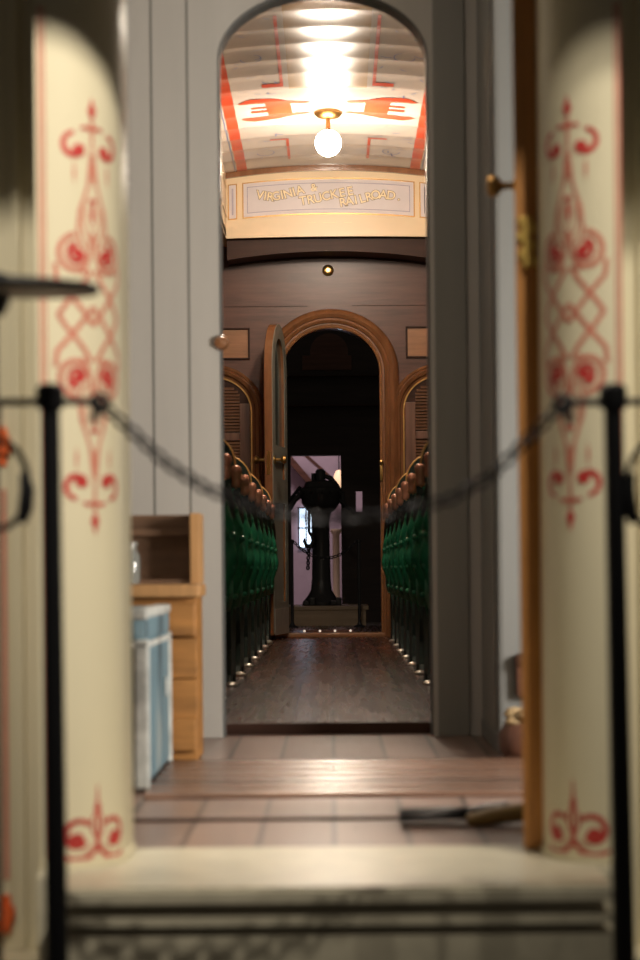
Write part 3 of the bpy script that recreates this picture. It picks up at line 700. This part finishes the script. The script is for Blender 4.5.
# cornice under the lettered panel, with a curved lower edge
w = MB()
xs_ = [-.63+1.26*i/24 for i in range(25)]
zc0 = P(330, 257, Y_END).z
w.strip([(x, zc0-.055*(x/.66)**2) for x in xs_], [(x, zb+.02) for x in xs_], Y_PAN+.05, Y_END)
w.strip([(x, zc0-.010-.055*(x/.66)**2) for x in xs_], [(x, zc0-.055*(x/.66)**2) for x in xs_], Y_END-.02, Y_END)
structure(w.build('trim_cornice', M['walnut']))
w = MB()
zj = P(330, 306, Y_END).z
for (x0, x1) in ((-1.2, -.14), (.14, 1.2)): w.box((x0, Y_END-.002, zj-.002), (x1, Y_END, zj+.002), .0005)
w.build('board_joint', M['walnut'], endw)
# casing of the doorway
w = MB(); path = arch_path(dcx, dhw, d_spring, d_top, ZF)
w.sweep(path, [(0, .02), (0, -.014), (.018, -.02), (.030, -.020), (.034, -.034), (.050, -.044), (.062, -.040), (.066, -.050), (.086, -.060), (.104, -.052), (.116, -.04), (.124, 0), (.1, .01)], Y_END)
structure(w.build('trim_doorway', M['casing'], smooth=True))
w = MB(); w.sweep(arch_path(dcx, dhw+.001, d_spring, d_top+.001, ZF), [(.002, -.018), (.010, -.024), (.014, -.018)], Y_END)
structure(w.build('trim_bead', M['tan']))
w = MB(); w.box((dl-.06, Y_END-.075, ZF), (dR+.02, Y_END+.12, ZF+.026), .006); structure(w.build('trim_threshold', M['tan']))
# catch plate on the right jamb
c = MB(); pc = P(381, 465, Y_END)
c.box((pc.x-.008, Y_END-.030, pc.z-.10), (pc.x+.012, Y_END-.016, pc.z+.03), .003); c.lathe([(0, -.03), (.014, -.024), (.016, -.012), (.008, 0)], (pc.x+.002, Y_END-.028, pc.z+.015), 'y', 14)
c.build('catch_plate', M['brass'], endw, smooth=True)
# little brass coat eye above the door
c = MB(); pe = P(328, 270.5, Y_END)
c.lathe([(.034, 0), (.036, -.008), (.026, -.016), (.012, -.018), (0, -.018)], (pe.x, Y_END, pe.z), 'y', 24)
c.build('brass_boss', M['brass'], endw, smooth=True)
# tan panels either side
for sgn in (-1, 1):
    if sgn < 0: xa_, xb2 = P(196, 343, Y_END).x, P(248, 343, Y_END).x
    else: xa_, xb2 = P(407.5, 343, Y_END).x, P(460, 343, Y_END).x
    za_, zb2 = P(331, 357, Y_END).z, P(331, 329, Y_END).z
    q = MB(); q.box((xa_, Y_END-.004, za_), (xb2, Y_END, zb2), .001); po = q.build('inlay_panel', M['tan'], endw)
    q = MB(); t_ = .012
    q.box((xa_-t_, Y_END-.014, za_-t_), (xb2+t_, Y_END, za_), .004); q.box((xa_-t_, Y_END-.014, zb2), (xb2+t_, Y_END, zb2+t_), .004)
    q.box((xa_-t_, Y_END-.014, za_), (xa_, Y_END, zb2), .004); q.box((xb2, Y_END-.014, za_), (xb2+t_, Y_END, zb2), .004)
    q.build('panel_moulding', M['walnut'], po)
# arched louvred windows either side of the doorway
for n_, sgn in ((1, -1), (2, 1)):
    cxw = sgn*.695; hw = .245
    xo = P(258, 410, Y_END).x if sgn < 0 else P(397, 410, Y_END).x
    cxw = xo+sgn*(hw+.03)
    top = P(331, 375, Y_END).z; spr = P(331, 411, Y_END).z; z0 = .55
    q = MB(); path = arch_path(cxw, hw, spr, top, z0)
    q.box((cxw-hw, Y_END-.006, z0), (cxw+hw, Y_END, spr))
    arc = path[2:-2]; q.strip([(x, spr) for x, _ in arc], arc, Y_END-.006, Y_END)
    wo = structure(q.build('window_%d' % n_, M['walnut']))
    q = MB(); q.sweep(path, [(-.006, 0), (-.006, -.022), (.010, -.026), (.014, -.038), (.034, -.046), (.044, -.03), (.052, -.034), (.066, -.02), (.07, 0)], Y_END); q.build('window_frame', M['casing'], wo, smooth=True)
    q = MB(); q.sweep(arch_path(cxw, hw-.012, spr, top-.012, z0), [(-.004, -.006), (-.004, -.018), (.006, -.018), (.006, -.006)], Y_END); q.build('gilt_bead', M['brassdark'], wo)
    q = MB(); zr = P(331, 436, Y_END).z
    q.box((cxw-hw+.0855, Y_END-.02, zr-.025), (cxw+hw-.0855, Y_END-.006, zr+.025), .004)
    for sx in (-1, 1): q.box((cxw+sx*(hw-.02), Y_END-.02, z0), (cxw+sx*(hw-.085), Y_END-.006, spr+.05), .004)
    q.box((cxw-hw+.0855, Y_END-.02, z0), (cxw+hw-.0855, Y_END-.006, z0+.06), .004); q.build('shutter_frame', M['mahogany_v'], wo)
    q = MB(); z = z0+.07
    while z < top-.06:
        if abs(z-zr) > .03:
            ww = hw-.085 if z < spr else min(hw-.085, hw*math.sqrt(max(0.01, 1-((z-spr+.03)/(top-spr))**2))-.02)
            q.prism_x([(Y_END-.007, z), (Y_END-.018, z-.012), (Y_END-.018, z-.016), (Y_END-.007, z-.006)], cxw-ww, cxw+ww)
        z += .02
    q.build('louvre', M['louvre'], wo)

# far door leaf, standing open into the coach
hx, hy = dl+.004, Y_END-.072
lx, ly = P(269, 500, 12.93).x, 12.93
dirv = Vector((lx-hx, ly-hy)); LWd = dirv.length; rz = math.atan2(dirv.y, dirv.x)
leaf = structure(bpy.data.objects.new('door_2', None)); C.objects.link(leaf); leaf.location = (hx, hy, ZF+.03); leaf.rotation_euler.z = rz
# local x: hinge -> lock edge; local y: thickness, -y is the side towards the doorway line
sprl = d_spring-ZF-.05; topl = d_top-ZF-.035
def leaf_outline(i, n=20):
    pts = [(i, i)] ; hwl = LWd/2-i
    arc = [(LWd/2+hwl*math.cos(PI-PI*k/n), sprl+(topl-i-sprl)*math.sin(PI-PI*k/n)) for k in range(n+1)]
    return arc
T = .045
q = MB()
oa, ia = leaf_outline(0), leaf_outline(.085)
q.strip(ia, oa, -T/2, T/2)
q.box((0, -T/2, 0), (.085, T/2, sprl)); q.box((LWd-.085, -T/2, 0), (LWd, T/2, sprl))
for z0_, z1_ in ((0, .20), (.80, .95), (1.05, 1.15)): q.box((.085, -T/2, z0_), (LWd-.085, T/2, z1_))
q.build('leaf_frame', M['casing'], leaf)
for sy, mm in ((1, M['doorface']), (-1, M['walnut'])):
    q = MB(); q.strip([(x, z) for x, z in leaf_outline(.09)], leaf_outline(.004), sy*T/2, sy*(T/2+.004))
    q.box((.004, sy*T/2, .01), (.09, sy*(T/2+.004), sprl)); q.box((LWd-.09, sy*T/2, .01), (LWd-.004, sy*(T/2+.004), sprl))
    for z0_, z1_ in ((.01, .20), (.80, .95), (1.05, 1.15)): q.box((.09, sy*T/2, z0_), (LWd-.09, sy*(T/2+.004), z1_))
    q.build('leaf_face', mm, leaf)
q = MB(); ar = leaf_outline(.083); q.strip([(x, 1.14) for x, _ in ar], ar, -.006, .006); q.build('glass_pane', M['glass'], leaf)
q = MB(); q.box((.08, -.010, .19), (LWd-.08, .010, .81)); q.box((.08, -.010, .94), (LWd-.08, .010, 1.06)); q.build('lower_panel', M['doorface'], leaf)
kz2 = P(268, 460, 13.0).z-ZF-.03
q = MB()
for sy in (1, -1):
    prof = [(.026, 0), (.026, .006), (.010, .010), (.009, .038), (.020, .046), (.027, .058), (.022, .072), (0, .076)]
    q.lathe([(r_, sy*(T/2+.004+h_)) for r_, h_ in prof], (LWd-.05, 0, kz2), 'y', 18)
q.build('door_knob', M['brass'], leaf, smooth=True)
q = MB(); q.box((LWd-.001, -.012, kz2-.09), (LWd+.002, .012, kz2+.05), .001); q.build('lock_plate', M['brass'], leaf)
q = MB(); q.box((.02, T/2+.004, .0), (LWd-.02, T/2+.008, .16), .002); q.build('kick_plate', M['nickel'], leaf)

# ------------------------------------------------------------------ coach seats
def edge_off(z):
    """How far the aisle edge of the upholstery stands back from its furthest point, by height."""
    pts = [(.20, .075), (.27, .050), (.36, .022), (.47, .0), (.56, .006), (.64, .03), (.70, .052), (.80, .07)]
    if z <= pts[0][0]: return pts[0][1]
    for (a, va), (b, vb) in zip(pts[:-1], pts[1:]):
        if z <= b: t = (z-a)/(b-a); t = t*t*(3-2*t); return va+(vb-va)*t
    return pts[-1][1]
def make_seat(sgn, tall):
    """Local x=0 is the aisle edge at its fullest; +x*sgn runs to the wall."""
    root = bpy.data.objects.new('coach_seat', None); C.objects.link(root)
    W = .72
    # tufted back: closed loop section (x around the aisle end) swept up
    q = MB(); NZ, NL = 40, 72; rings = []
    for i in range(NZ+1):
        z = .22+(.76-.22)*i/NZ
        eo = edge_off(z); th = .075*(math.sin(PI*min(1, max(0, (i+2.2)/(NZ+4.4))))**.45)
        ring = []
        for k in range(NL):
            t = k/NL
            # loop: back face from wall to aisle, round the aisle end, front face back to wall
            if t < .30: x = W*(1-t/.30)+th; y = -th; nx, ny = 0, -1; s_ = x
            elif t < .62:
                a = -PI/2-(t-.30)/.32*PI; x = th+th*math.cos(a); y = th*math.sin(a); nx, ny = math.cos(a), math.sin(a); s_ = th-(t-.46)*.9
            else: x = th+W*(t-.62)/.38*.999; y = th; nx, ny = 0, 1; s_ = x
            row = (z-.22)/.105; col = s_/.11
            d1 = abs(math.sin(PI*(row+col)*.5)); d2 = abs(math.sin(PI*(row-col)*.5))
            tuft = (min(d1, d2))**.6
            flute = .35+.65*abs(math.sin(PI*row))**.5
            dsp = -.022*(1-tuft*.75-.25*flute)
            ring.append(q.bm.verts.new((sgn*(eo+x+nx*dsp), y+ny*dsp, z)))
        rings.append(ring)
    for i in range(NZ):
        for k in range(NL): q.bm.faces.new([rings[i][k], rings[i][(k+1)%NL], rings[i+1][(k+1)%NL], rings[i+1][k]])
    q.bm.faces.new(rings[0][::-1]); q.bm.faces.new(rings[-1])
    for r_ in range(1, 5):
        z = .22+r_*.105
        for c_ in range(3): 
            q.lathe([(0, -.012), (.010, -.008), (.012, 0), (.006, .006)], (sgn*(edge_off(z)+.012+.11*c_ if c_ else edge_off(z)+.016), -.060-.004*c_ if c_ else -.030, z), 'y', 8)
    back = q.build('seat_back', M['plush'], root, smooth=True)
    # cushion
    q = MB(); q.box((sgn*.04, .06, .27), (sgn*W, .46, .43), .05); q.build('seat_cushion', M['plush'], root, smooth=True)
    # head panel, near-black to paint in the seat back's shade, with brass rim
    hw, hz0, hz1, R_ = .70, .72, (.925 if tall else .85), (.12 if tall else .09)
    out = [(.06, hz0), (.06, hz1-R_)] + [(.06+R_-R_*math.cos(a), hz1-R_+R_*math.sin(a)) for a in [PI/2*i/8 for i in range(1, 9)]]
    out += [(hw-R_+R_*math.sin(a), hz1-R_+R_*math.cos(a)) for a in [PI/2*i/8 for i in range(9)]] + [(hw, hz0)]
    out = [(x-.012, z) for x, z in out]
    q = MB(); q.prism([(sgn*x, z) for x, z in out], -.018, .018); hp = q.build('head_panel', M['iron_green'], root)
    q = MB(); q.tube([(sgn*x, 0, z) for x, z in out],  .0065, 10); q.build('brass_rim', M['gilt'], hp, smooth=True)
    # turned arm end on the aisle side
    q = MB(); q.lathe([(.0, .722), (.015, .722), (.019, .730), (.016, .745), (.018, .765), (.022, .780), (.020, .795), (.012, .803), (0, .805)], (sgn*.042, -.03, 0), n=18)
    q.build('arm_end', M['copper'], root, smooth=True)
    q = MB(); q.tube([(sgn*.042, -.03, .705), (sgn*.042, .12, .69), (sgn*.042, .30, .64), (sgn*.042, .40, .61)], [.013, .014, .014, .012], 12); q.build('arm_rest', M['iron_green'], root, smooth=True)
    # cast-iron aisle leg with a pale foot, wall leg
    for x in (.078, .70):
        q = MB(); q.prism_x([(-.07, .32), (.38, .32), (.36, .22), (.30, .14), (.30, .05), (.34, .0), (.22, .0), (.18, .03), (.06, .03), (.02, .0), (-.10, .0), (-.07, .04), (-.05, .13), (-.07, .22)], sgn*(x-.014), sgn*(x+.014))
        lg = q.build('leg', M['iron_green'], root)
        q = MB(); q.lathe([(.0, -.001), (.024, .0), (.025, .008), (.015, .016), (0, .018)], (sgn*(x-.012), -.085, 0), n=16); q.build('foot', M['nickel'], lg, smooth=True)
    return root
ords = ['last', 'second to last', 'third from last', 'fourth from last', 'fifth from last', 'sixth from last', 'seventh from last', 'eighth from last']
ORD = ['first', 'second', 'third', 'fourth', 'fifth', 'sixth', 'seventh', 'eighth']
NR = 8
for sgn, side, xe in ((-1, 'left', -.305), (1, 'right', .283)):
    protos = [make_seat(sgn, True), make_seat(sgn, False)]
    for k in range(NR):
        o = protos[k] if k < 2 else copy_tree(protos[k % 2])
        o.location = (xe, 12.52-.775*k, ZF+.001)
        tag(o, '%s tufted green seat from the far door, on the %s side of the aisle' % (ORD[k], side), 'seat', 'tufted green seats along the %s side of the aisle' % side)

# ------------------------------------------------------------------ beyond the far door
f = MB(); f.box((-1.3, Y_END+.12, -.06), (1.3, 16.9, .012)); structure(f.build('floor_far_platform', M['floor_coach']))
f = MB(); f.box((-8, 16.9, -.06), (8, 30, -.02)); structure(f.build('ground_hall', M['ground']))
YP = 17.0
pl = MB(); a, b_ = P(288, 625, YP), P(366, 606, YP)
plz = b_.z
pl.box((a.x, YP, -.02), (b_.x, YP+.9, plz), .006); pl.box((a.x-.02, YP-.012, plz-.03), (b_.x+.02, YP+.9, plz+.002), .005)
tag(pl.build('display_plinth', M['plinth']), 'low wooden plinth beyond the far doorway under the black iron crane', 'plinth')
# row of studs on a strip by the far threshold, made to glow
ys = 15.0
s0, s1 = P(303, 632, ys), P(354, 631, ys)
st = empty('stud_strip', (0, ys, .0125), 'short red-brown strip with four bright studs on the far platform floor', 'strip')
q = MB(); q.box((s0.x, -.02, 0), (s1.x, .02, .022), .004); q.build('strip_board', M['redstrip'], st)
for px in (304.5, 320, 335, 350.5):
    p = P(px, 631, ys); q = MB(); q.lathe([(0, -.006), (.008, -.003), (.009, .0)], (p.x, -.02, .013), 'y', 12); q.build('stud', M['stud'], st, smooth=True)

# iron crane
YC = 17.4
def X(px, y=540): return P(px, y, YC).x
def Zc(py): return P(331, py, YC).z
k = YC/F
mc = empty('iron_crane', (X(321), YC, plz+.003), 'black iron crane post with a heavy round head, on the plinth beyond the doorway', 'crane')
zz = lambda py: Zc(py)-plz-.003
q = MB(); q.lathe([(19*k, 0), (19*k, zz(602)), (14*k, zz(596)), (10.5*k, zz(590)), (9.5*k, zz(580))], n=28); q.build('base', M['iron'], mc, smooth=True)
q = MB(); q.lathe([(9.5*k, zz(582)), (8.6*k, zz(540)), (8.6*k, zz(520)), (11*k, zz(512)), (13*k, zz(508))], n=24); q.build('post', M['iron'], mc, smooth=True)
q = MB(); q.lathe([(12*k, zz(512)), (15*k, zz(509)), (19*k, zz(503)), (19*k, zz(499)), (21*k, zz(496)), (21*k, zz(489)), (17*k, zz(487)), (15*k, zz(482)), (6*k, zz(480))], n=28)
for i in range(12):
    a = 2*PI*i/12; q.lathe([(0, -.012), (.014, -.008), (.016, 0), (.014, .008), (0, .012)], (22*k*math.cos(a), 22*k*math.sin(a), zz(493)), n=8)
q.build('head', M['iron'], mc, smooth=True)
q = MB(); q.lathe([(5*k, zz(482)), (5*k, zz(471)), (3*k, zz(469)), (0, zz(469))], n=16); q.lathe([(2.2*k, zz(484)), (2.2*k, zz(473))], (-7*k, 0, 0), n=12); q.build('spigot', M['iron'], mc, smooth=True)
q = MB(); q.tube([(-6*k, 0, zz(490)), (-18*k, -.01, zz(493)), (-26*k, -.02, zz(500)), (-31*k, -.02, zz(509))], [.030, .026, .022, .02], 10); q.tube([(-20*k, .05, zz(486)), (-33*k, .05, zz(502))], .014, 8)
q.build('arm', M['iron'], mc, smooth=True)
q = MB(); q.tube([(3*k, 0, zz(476)), (10*k, 0, zz(478)), (16*k, 0, zz(486)), (21*k, 0, zz(496)), (24*k, 0, zz(508))], [.018, .022, .024, .024, .02], 10); q.tube([(18*k, -.03, zz(500)), (34*k, -.03, zz(514))], .016, 8); q.build('brace', M['iron'], mc, smooth=True)
q = MB()
for i, dx in enumerate((-15, -9, 12, 17)): q.box(((dx-3)*k, -.16, 0), ((dx+3)*k, -.10, (5+3*(i % 2))*k), .008)
q.build('foot_lug', M['iron'], mc)
# hook and chain hanging from the arm
def links(mb, pts, L_, r, n=10):
    """oval links strung along a polyline"""
    segs = [(Vector(a), Vector(b)) for a, b in zip(pts[:-1], pts[1:])]
    tot = sum((b-a).length for a, b in segs); N = max(1, int(tot/(L_*.76)))
    def at(s):
        for a, b in segs:
            l = (b-a).length
            if s <= l: return a+(b-a)*(s/l), (b-a).normalized()
            s -= l
        return segs[-1][1], (segs[-1][1]-segs[-1][0]).normalized()
    for i in range(N):
        p, t = at(tot*(i+.5)/N); up = Vector((0, 1, 0)) if abs(t.y) < .8 else Vector((1, 0, 0))
        u = t.cross(up).normalized(); v = t.cross(u)
        side = (u+v).normalized() if i % 2 else (u-v).normalized()
        c = []
        for q_ in range(n):
            a = 2*PI*q_/n; c.append(p+t*(math.cos(a)*(L_/2-r)*1.0)+side*(math.sin(a)*L_*.30))
        mb.tube(c, r, 6, True)
hp = P(309, 520, YC-.02)
hk = empty('crane_hook', (hp.x, YC-.06, hp.z), 'black iron hook with a chain hanging beside the crane post', 'hook')
q = MB(); q.tube([(0, 0, (520-507)*k), (0, 0, (520-532)*k), (3*k, 0, (520-536)*k), (4.5*k, 0, (520-541)*k), (2*k, 0, (520-546)*k), (-2.5*k, 0, (520-546)*k), (-5*k, 0, (520-541)*k), (-4.4*k, 0, (520-538)*k)], [.010, .012, .016, .018, .020, .018, .012, .004], 10)
q.build('hook', M['iron'], hk, smooth=True)
q = MB(); links(q, [(-.2*k, .0, (520-546)*k), (-1*k, 0, (520-558)*k), (-1.5*k, 0, (520-570)*k)], .045, .007); q.build('chain', M['iron'], hk)

# far barrier
def far_post(px, label):
    p = P(px, 627, 16.4)
    t = empty('barrier_post', (p.x, 16.4, .0125), label, 'barrier post', 'thin barrier posts beyond the far doorway')
    zt_ = P(px, 540, 16.4).z-.0125
    q = MB(); q.lathe([(.0, 0), (.045, 0), (.045, .008), (.02, .02), (.012, .04)], n=20); q.build('base', M['black'], t, smooth=True)
    q = MB(); q.lathe([(.012, .035), (.012, zt_-.02), (.018, zt_-.015), (.018, zt_), (0, zt_+.004)], n=14); q.build('pole', M['black'], t, smooth=True)
    return p.x, zt_+.0125
xA, zA = far_post(292.5, 'thin black barrier post beyond the far doorway, left of the crane')
xB, zB = far_post(359.5, 'thin black barrier post beyond the far doorway, right of the crane')
q = MB()
pts = []
for i in range(19):
    t = i/18; pts.append((xA+.014+(xB-xA-.028)*t, 16.4, zA-.012-.13*(1-(2*t-1)**2)))
links(q, pts, .040, .0045)
tag(q.build('barrier_chain', M['chain']), 'thin black chain sagging between the two far barrier posts', 'chain')

# dark end of the next building, with the lit opening to the hall
YH = 19.2
oa = P(290.5, 455.5, YH); ob = P(342, 606, YH)
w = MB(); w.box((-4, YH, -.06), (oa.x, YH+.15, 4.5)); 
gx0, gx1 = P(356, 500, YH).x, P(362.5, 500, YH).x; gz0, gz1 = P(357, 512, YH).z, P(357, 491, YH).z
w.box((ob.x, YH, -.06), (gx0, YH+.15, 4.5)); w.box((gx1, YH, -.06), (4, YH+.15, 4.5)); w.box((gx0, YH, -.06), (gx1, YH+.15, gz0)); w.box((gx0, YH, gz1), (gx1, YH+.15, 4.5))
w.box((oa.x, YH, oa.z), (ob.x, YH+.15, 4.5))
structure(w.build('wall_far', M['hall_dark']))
w = MB()
for py, h_ in ((406, .012), (376, .008)):
    z = P(331, py, YH-.1).z; w.box((-1.2, YH-.10, z), (1.2, YH, z+h_), .002)
structure(w.build('trim_far', M['walnut']))
w = MB(); p = P(329, 352, YH-.02)
w.lathe([(.0, -.01), (.12, -.008), (.16, -.004), (.17, 0)], (p.x, YH, p.z), 'y', 28); w.box((p.x-.24, YH-.01, p.z-.16), (p.x+.20, YH, p.z-.03), .004)
structure(w.build('trim_far_panel', M['mahogany']))
# the hall beyond
YB = 24.0
w = MB(); w.box((-4, YB, -.06), (4, YB+.1, 4.5)); structure(w.build('wall_hall', M['hall']))
w = MB(); p0, p1 = P(288, 452, YB-.2), P(322, 492, YB-.2)
w.prism([(p0.x, p0.z), (p1.x, p1.z), (p1.x, p1.z-.09), (p0.x, p0.z-.11)], YB-.22, YB-.02)
p0, p1 = P(300, 448, YB-.3), P(340, 484, YB-.3)
w.prism([(p0.x, p0.z), (p1.x, p1.z), (p1.x, p1.z-.04), (p0.x, p0.z-.05)], YB-.32, YB-.22)
structure(w.build('beam_hall', M['mahogany']))
w = MB(); w.box((-4, YH+.15, -.02), (P(300, 600, YB).x-.9, YB, 4.5)); structure(w.build('wall_hall_left', M['hall']))
a, b_ = P(299, 548, YB), P(312, 508, YB)
w = MB(); w.box((a.x, YB-.02, a.z), (b_.x, YB-.005, b_.z)); win = structure(w.build('window_3', M['daylight']))
w = MB(); 
for zf_ in (0, .5, 1): z = a.z+(b_.z-a.z)*zf_; w.box((a.x-.015, YB-.03, z-.008), (b_.x+.015, YB-.02, z+.008))
for xf in (0, .55, 1): x = a.x+(b_.x-a.x)*xf; w.box((x-.008, YB-.03, a.z), (x+.008, YB-.02, b_.z))
w.build('window_frame', M['hall_dark'], win)
a, b_ = P(333, 592, 22.5), P(339.5, 527, 22.5)
w = MB(); w.lathe([((b_.x-a.x)*.9, 0), ((b_.x-a.x)*.9, .04), ((b_.x-a.x)/2, .06), ((b_.x-a.x)/2, b_.z-.06), ((b_.x-a.x)*.8, b_.z-.03), ((b_.x-a.x)*.8, b_.z)], n=20)
tag(w.build('hall_column', M['ivory'], None, ((a.x+b_.x)/2, 22.5, -.02), smooth=True), 'pale lit column in the hall seen past the crane post', 'column', kind='thing')
p = P(339, 480, 23.0)
w = empty('hall_lamp', (p.x, 23.0, p.z), 'warm glowing lamp high in the hall, at the right edge of the lit opening', 'lamp')
q = MB(); q.lathe([(0, -.10), (.05, -.09), (.07, -.02), (.05, .06), (.03, .10), (0, .11)], n=18); q.build('shade', M['warmlamp'], w, smooth=True)
q = MB(); q.tube([(0, 0, .10), (0, 0, 4.5-p.z)], .006, 6); q.build('cord', M['black'], w)
w = MB(); w.box((-4, YH, 4.5), (4, YB+.1, 4.56)); structure(w.build('ceiling_hall', M['hall']))

# ------------------------------------------------------------------ barrier in front of the car
def near_post(top, bot, label, inner, hookx):
    a = P(*top, Y_POST); b0 = P(*bot, Y_POST)
    dx = (a.x-b0.x)/(a.z-b0.z); bx = b0.x-dx*(b0.z+.35)
    t = empty('barrier_post', (bx, Y_POST, -.35), label, 'barrier post', 'black barrier posts in front of the car')
    H = a.z+.35; tx_ = a.x-bx
    q = MB(); q.lathe([(0, 0), (.105, 0), (.105, .012), (.06, .03), (.02, .05), (.014, .08)], n=32); q.build('base', M['black'], t, smooth=True)
    q = MB(); q.tube([(0, 0, .06), (tx_*.5, 0, H*.5), (tx_, 0, H-.01)], [.0155, .0140, .0122], 18); q.build('pole', M['black'], t, smooth=True)
    q = MB(); q.lathe([(0, -.020), (.0165, -.020), (.018, -.014), (.018, .006), (.012, .012), (0, .013)], (tx_, 0, H-.003), n=20); q.build('collar', M['black'], t, smooth=True)
    s_ = inner; ez = -.014
    q = MB(); q.tube([(tx_, 0, H+ez), (tx_+s_*.05, 0, H+ez), (tx_+s_*.064, 0, H+ez-.002)], .0050, 10)
    c = [(tx_+s_*.064+.010*math.cos(a_), 0, H+ez-.002+.010*math.sin(a_)) for a_ in [2*PI*i/14 for i in range(14)]]
    q.tube(c, .0042, 8, True); q.tube([(tx_+s_*.062, 0, H+ez-.006), (tx_+s_*.054, 0, H+ez-.026)], .005, 8); q.build('hook_arm', M['black'], t, smooth=True)
    q = MB(); q.tube([(tx_, 0, H+ez), (tx_-s_*.30, 0, H+ez+.001)], .0050, 10); q.build('side_rail', M['black'], t, smooth=True)
    return Vector((bx+tx_+s_*.066, Y_POST, a.z+ez-.004)), Vector((bx+tx_, Y_POST, a.z+ez))
hA, cA = near_post((50, 391), (57, 950), 'slim black barrier post in front of the column beside the blue trunk', 1, 0)
hB, cB = near_post((613, 391), (624, 950), 'slim black barrier post in front of the column beside the open door', -1, 0)
q = MB()
cp = [hA]+[P(x, y, Y_POST) for x, y in ((135, 434), (165, 462), (205, 488), (255, 508), (325, 520), (395, 514), (450, 499), (490, 477), (520, 447))]+[hB]
links(q, cp, .028, .0029, 12)
tag(q.build('barrier_chain', M['chain']), 'heavy black chain sagging across the car doorway between the near posts', 'chain')
# spring hooks hanging from the outer rails
def spring_hook(sgn, px, label, zr):
    c = P(px, 485, Y_POST); k_ = Y_POST/F
    t = empty('spring_hook', (c.x, Y_POST, c.z), label, 'hook', 'spring hooks on the outer barrier rails')
    q = MB(); loop = []
    for i in range(28):
        a = 2*PI*i/28; loop.append((30*k_*math.cos(a)*sgn*(1 if math.cos(a) > 0 else .8), 0, 44*k_*math.sin(a)))
    q.tube(loop, .0042, 10, True); q.build('ring', M['black'], t, smooth=True)
    q = MB(); q.tube([(26*k_*sgn, 0, 12*k_), (29*k_*sgn, 0, -4*k_), (27*k_*sgn, 0, -24*k_), (23*k_*sgn, 0, -38*k_)], [.006, .0095, .010, .007], 12); q.build('gate_sleeve', M['black'], t, smooth=True)
    q = MB(); q.tube([(0, 0, 43*k_), (0, 0, zr-c.z)], .0045, 8); q.build('hanger', M['black'], t, smooth=True)
spring_hook(1, -2, 'black spring hook hanging at the left edge, beside the post by the trunk', cA.z)
spring_hook(-1, 657, 'black spring hook hanging at the right edge, beside the post by the door', cB.z)

# ------------------------------------------------------------------ brake wheel
YW = 2.62
c = P(-10, 287, YW); kk = YW/F
bw = empty('brake_wheel', (c.x, YW, c.z), 'black iron brake wheel on an upright shaft at the left edge, above the barrier', 'wheel')
R0 = 104*kk
q = MB(); pts = [(R0*math.cos(2*PI*i/48), R0*math.sin(2*PI*i/48), 0) for i in range(48)]
q.tube(pts, .0065, 10, True); rim = q.build('rim', M['black'], bw, smooth=True)
q = MB(); q.lathe([(.02, -.010), (R0*.5, -.010), (R0-.002, -.003), (R0-.002, .003), (R0*.5, .004), (.02, .006)], n=40); web = q.build('web', M['iron'], bw, smooth=True)
q = MB(); q.lathe([(0, -.035), (.016, -.035), (.024, -.02), (.026, .0), (.02, .016), (0, .018)], n=20); q.build('hub', M['iron'], bw, smooth=True)
q = MB(); q.lathe([(.008, -.03), (.008, -c.z-.35)], n=14); q.build('shaft', M['iron'], bw, smooth=True)
for o in (rim, web): o.rotation_euler = (math.radians(3.6), math.radians(1.6), 0)

# ------------------------------------------------------------------ light
def spot(name, loc, to, watts, col, size, angle, blend=.5):
    l = bpy.data.lights.new(name, 'SPOT'); l.energy = watts; l.color = col; l.shadow_soft_size = size; l.spot_size = math.radians(angle); l.spot_blend = blend
    o = bpy.data.objects.new(name, l); C.objects.link(o); o.location = loc
    o.rotation_euler = (Vector(to)-Vector(loc)).to_track_quat('-Z', 'Y').to_euler(); return o
def area(name, loc, to, watts, col, sx, sy):
    l = bpy.data.lights.new(name, 'AREA'); l.energy = watts; l.color = col; l.shape = 'RECTANGLE'; l.size = sx; l.size_y = sy
    o = bpy.data.objects.new(name, l); C.objects.link(o); o.location = loc
    o.rotation_euler = (Vector(to)-Vector(loc)).to_track_quat('-Z', 'Y').to_euler(); return o
spot('museum_spot', (1.0, 1.3, 3.345), (-.40, 3.3, .80), 500, (1, .91, .76), .030, 36, 1.)
spot('museum_spot', (-.75, 1.3, 3.345), (-.62, 3.4, .9), 330, (1, .91, .76), .030, 26, 1.)
spot('museum_spot', (1.7, 1.4, 3.31), (.60, 3.3, .9), 370, (1, .92, .76), .02, 29, 1.)
area('side_door_light', (1.62, 3.78, .85), (-.4, 5.6, .45), 66, (1, .93, .84), .5, .7)
area('hall_light', (-.3, 21.4, 4.2), (-.1, 23.2, .6), 85, (1, .82, .86), 1.0, 1.0)
area('doorway_fill', (-.3, 4.1, 2.45), (-.2, 4.3, 0), 6, (1, .85, .72), .5, .3)  # unseen fill below the baggage ceiling, with no lamp there

wd = bpy.data.worlds.new('world'); sc.world = wd; wd.use_nodes = True
wd.node_tree.nodes['Background'].inputs[0].default_value = (1, .86, .68, 1); wd.node_tree.nodes['Background'].inputs[1].default_value = .05
vs = sc.view_settings; vs.view_transform = 'Standard'; vs.look = 'None'; vs.exposure = 0; vs.gamma = 1; vs.use_curve_mapping = False
